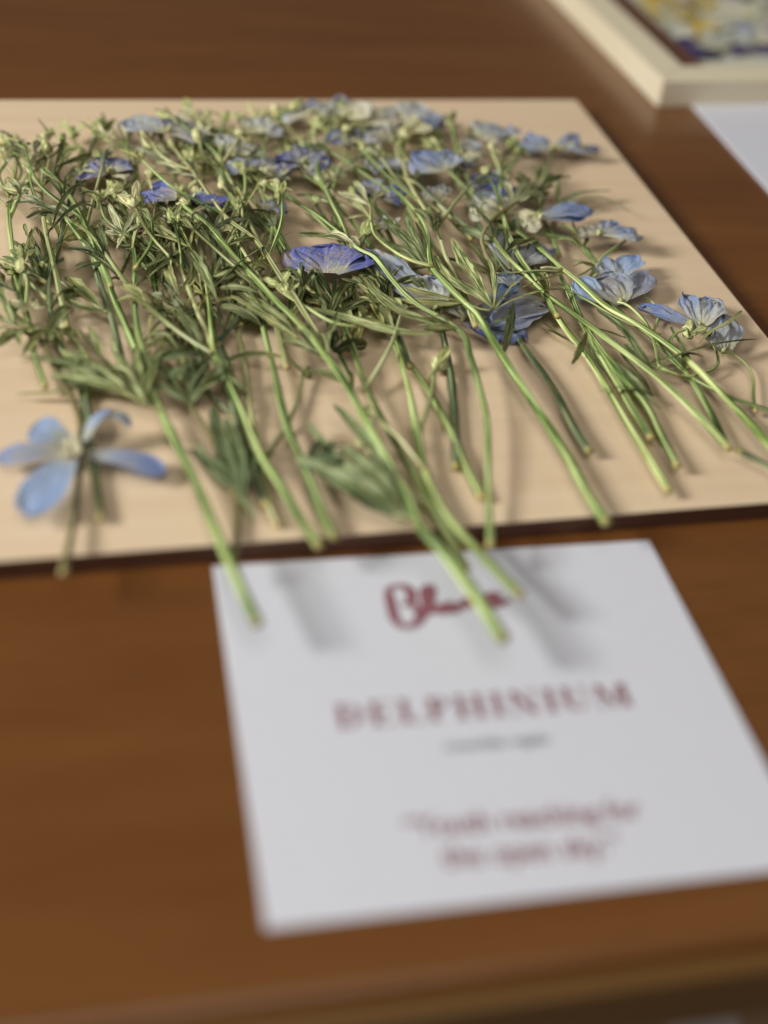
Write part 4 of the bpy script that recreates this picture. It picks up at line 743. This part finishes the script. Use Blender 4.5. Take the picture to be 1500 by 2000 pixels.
xf = {0: [(star(40, 385, 8, [(5, 372), (12, 398), (30, 350), (62, 360), (70, 398)]), 'pale'), (star(30, 300, 9, [(5, 285), (22, 268), (45, 275), (55, 300), (10, 318)], 2.8), 'pale')],
 1: [(star(90, 285, 9, [(75, 262), (98, 258), (112, 280), (108, 305)], 2.6), 'pale'), (star(60, 600, 7, [(20, 590), (32, 612), (70, 582), (95, 596)]), 'pale')],
 2: [(star(240, 458, 9, [(192, 425), (212, 398), (262, 412), (282, 432), (205, 452), (228, 486)], 2.2), 'pale'), ([([(200, 602, 7), (175, 580, 8), (148, 556, 8), (128, 540, 6)], 4.4, .2), ([(205, 606, 6), (160, 600, 7), (130, 585, 6)], 2.2, .4)], 'dark')],
 3: [([([(248, 528, 9), (285, 522, 11), (325, 505, 11), (368, 480, 10)], 3.2, .4), ([(250, 560, 8), (290, 556, 9), (330, 562, 8)], 2.0, .4)], 'dark'), ([([(215, 520, 7), (205, 490, 9), (200, 460, 9), (203, 438, 8)], 3.0, .4)], 'green')],
 4: [([([(350, 575, 7), (335, 545, 9), (322, 505, 10), (330, 468, 8)], 4.2, .4), ([(352, 575, 7), (375, 540, 9), (380, 500, 9)], 3.4, -.4)], 'olive'), (star(330, 585, 9, [(298, 572), (312, 590), (342, 566), (350, 598)]), 'pale')],
 5: [([([(425, 590, 8), (405, 545, 10), (378, 500, 10), (352, 462, 8)], 3.8, .2), ([(410, 470, 10), (385, 440, 11), (352, 412, 10)], 3.0, .2)], 'green'), ([([(400, 700, 6), (380, 650, 8), (350, 610, 8), (335, 588, 7)], 3.2, .5)], 'dark')],
 6: [([([(448, 505, 9), (430, 470, 10), (405, 440, 10), (390, 425, 9)], 3.6, .2), ([(470, 480, 8), (478, 440, 9), (492, 405, 9)], 2.2, .5)], 'green')],
 9: [([([(590, 668, 8), (550, 630, 9), (500, 590, 9), (455, 560, 8)], 4.4, .2), ([(560, 640, 5), (535, 610, 7), (508, 585, 6)], 3.4, .3)], 'olive'), ([([(560, 700, 5), (500, 690, 6), (440, 705, 5)], 2.2, .4)], 'dark')],
 10: [([([(770, 650, 6), (748, 600, 8), (722, 560, 8), (700, 535, 7)], 3.8, .3), ([(772, 652, 5), (740, 640, 6), (705, 600, 6), (688, 560, 6)], 3.2, .2)], 'dark')],
 17: [(star(495, 300, 11, [(470, 285), (480, 318), (515, 288), (528, 306)], 2.8), 'pale'), (star(545, 345, 9, [(520, 335), (560, 330), (570, 352)], 2.6), 'pale')],
 19: [(star(160, 330, 9, [(130, 318), (145, 352), (180, 310), (190, 338)], 2.4), 'pale')],
 20: [(star(205, 270, 10, [(180, 262), (190, 240), (222, 250), (232, 275)], 2.8), 'pale'), (star(250, 400, 9, [(222, 388), (240, 372), (275, 385)], 2.4), 'pale')],
 21: [(star(395, 262, 10, [(370, 250), (385, 235), (412, 240), (425, 262)], 2.8), 'pale')]}
extra = {4: [((345,440,7),(300,425),2,50,9,'pale',8,9,'cream')], 7: [((450,300,9),(470,275),3,70,10,'pale',9,10,'cream'), ((395,235,9),(350,225),3,60,11,'cream',9,10,'pale')], 8: [((500,265,9),(520,240),3,80,10,'cream',9,10,'pale')],
 11: [((665,230,9),(710,205),4,80,12,'cream',9,11,'grey'), ((640,330,9),(610,350),2,50,9,'pale',8,8,'cream')], 12: [((760,275,9),(720,255),3,80,11,'grey',9,10,'pale'), ((735,310,9),(770,340),2,60,10,'pale',8,8,'grey')], 13: [((800,255,9),(835,240),3,70,11,'cream',9,10,'pale'), ((860,390,9),(830,370),3,70,9,'grey',8,8,'pale')],
 14: [((930,265,9),(980,250),3,60,11,'pale',9,10,'grey'), ((900,300,9),(940,320),3,80,10,'cream',9,9,'grey')], 15: [((1000,270,9),(960,245),3,60,11,'pale',9,9,'blue'), ((985,350,8),(950,340),2,60,9,'blue',8,8,'pale')]}
for i, (lab, pth, au) in enumerate(fill):
    au['nl'] -= 3 if i in (2, 3, 4, 5, 6, 9, 18) else 2
    fx = [FLW(c, t, n, sp, wd, kd, h0, h1, mix=mx) for (c, t, n, sp, wd, kd, h0, h1, mx) in extra.get(i, [])]
    au.setdefault('t0', 0.12); pth = [(x, y, h+(4.5 if i % 2 else 1.0)) for x, y, h in pth]
    sprig(lab, pth, 2.2, 1.2, ('green', 'yellow', 'dark', 'green')[i % 4], auto=au, flowers=fx, fans=xf.get(i, ()))

# the loose open flower at the lower left
lf = empty('loose_flower', ab(145, 878, 5), 'loose sky blue five petalled flower lying open at the lower left of the board', 'flower')
lorg = ab(145, 878, 5)
m = MB(); c = ab(143, 876, 6.5); teardrop(m, c-np.array([.002, 0, 0]), c+np.array([.002, 0, .0006]), 0.0022, 3)
for k in range(22):
    a = rng.uniform(0, 6.28); l = rng.uniform(0.002, 0.0055); tube(m, [c, c+np.array([math.cos(a)*l*.6, math.sin(a)*l*.6, .0012]), c+np.array([math.cos(a)*l, math.sin(a)*l, rng.uniform(0, .002)])], 0.00035, 0.0006, sides=6, ribs=2, seed=k, wob=0)
m.build('stamens', M_STAMEN, lf, lorg)
for (b, t, wd, kd, tl) in [((135,868,5.5),(60,838,7),11,'sky',.2),((168,862,5.5),(212,800,10),7,'sky',.5),((205,815,10),(255,832,8),8,'sky',.3),((120,885,5),(-8,902,4),8.5,'blue',.1),((135,895,5),(62,1008,5),13,'sky',0),((170,888,5),(322,926,4),10.5,'blue',.1)]:
    m = MB(); petal(m, ab(*b), ab(*t), wd*.001, sd(), tl, 0.12, 0.35, waist=0.42); m.build('petal', PET[kd], lf, lorg)
m = MB(); tube(m, [ab(165,860,4), ab(170,830,4), ab(163,780,4)], 0.0010, 0.0014, seed=5); m.build('spur', STEM['dark'], lf, lorg)

# a dry curled scrap lying by the long stem
m = MB(); o_ = ab(690, 884, 0.5)
ribbon(m, [ab(672, 888, 0.6), ab(684, 880, 3), ab(700, 879, 3), ab(712, 886, 0.6)], 0.0022, 0.5, 0.4, 0.3, 9)
sc_ = m.build('leaf_scrap', STEM['brown'], None, o_); sc_.location = Vector(o_)
sc_['label'] = 'dry brown curled leaf scrap on the board by the grey green front leaf'; sc_['category'] = 'leaf scrap'
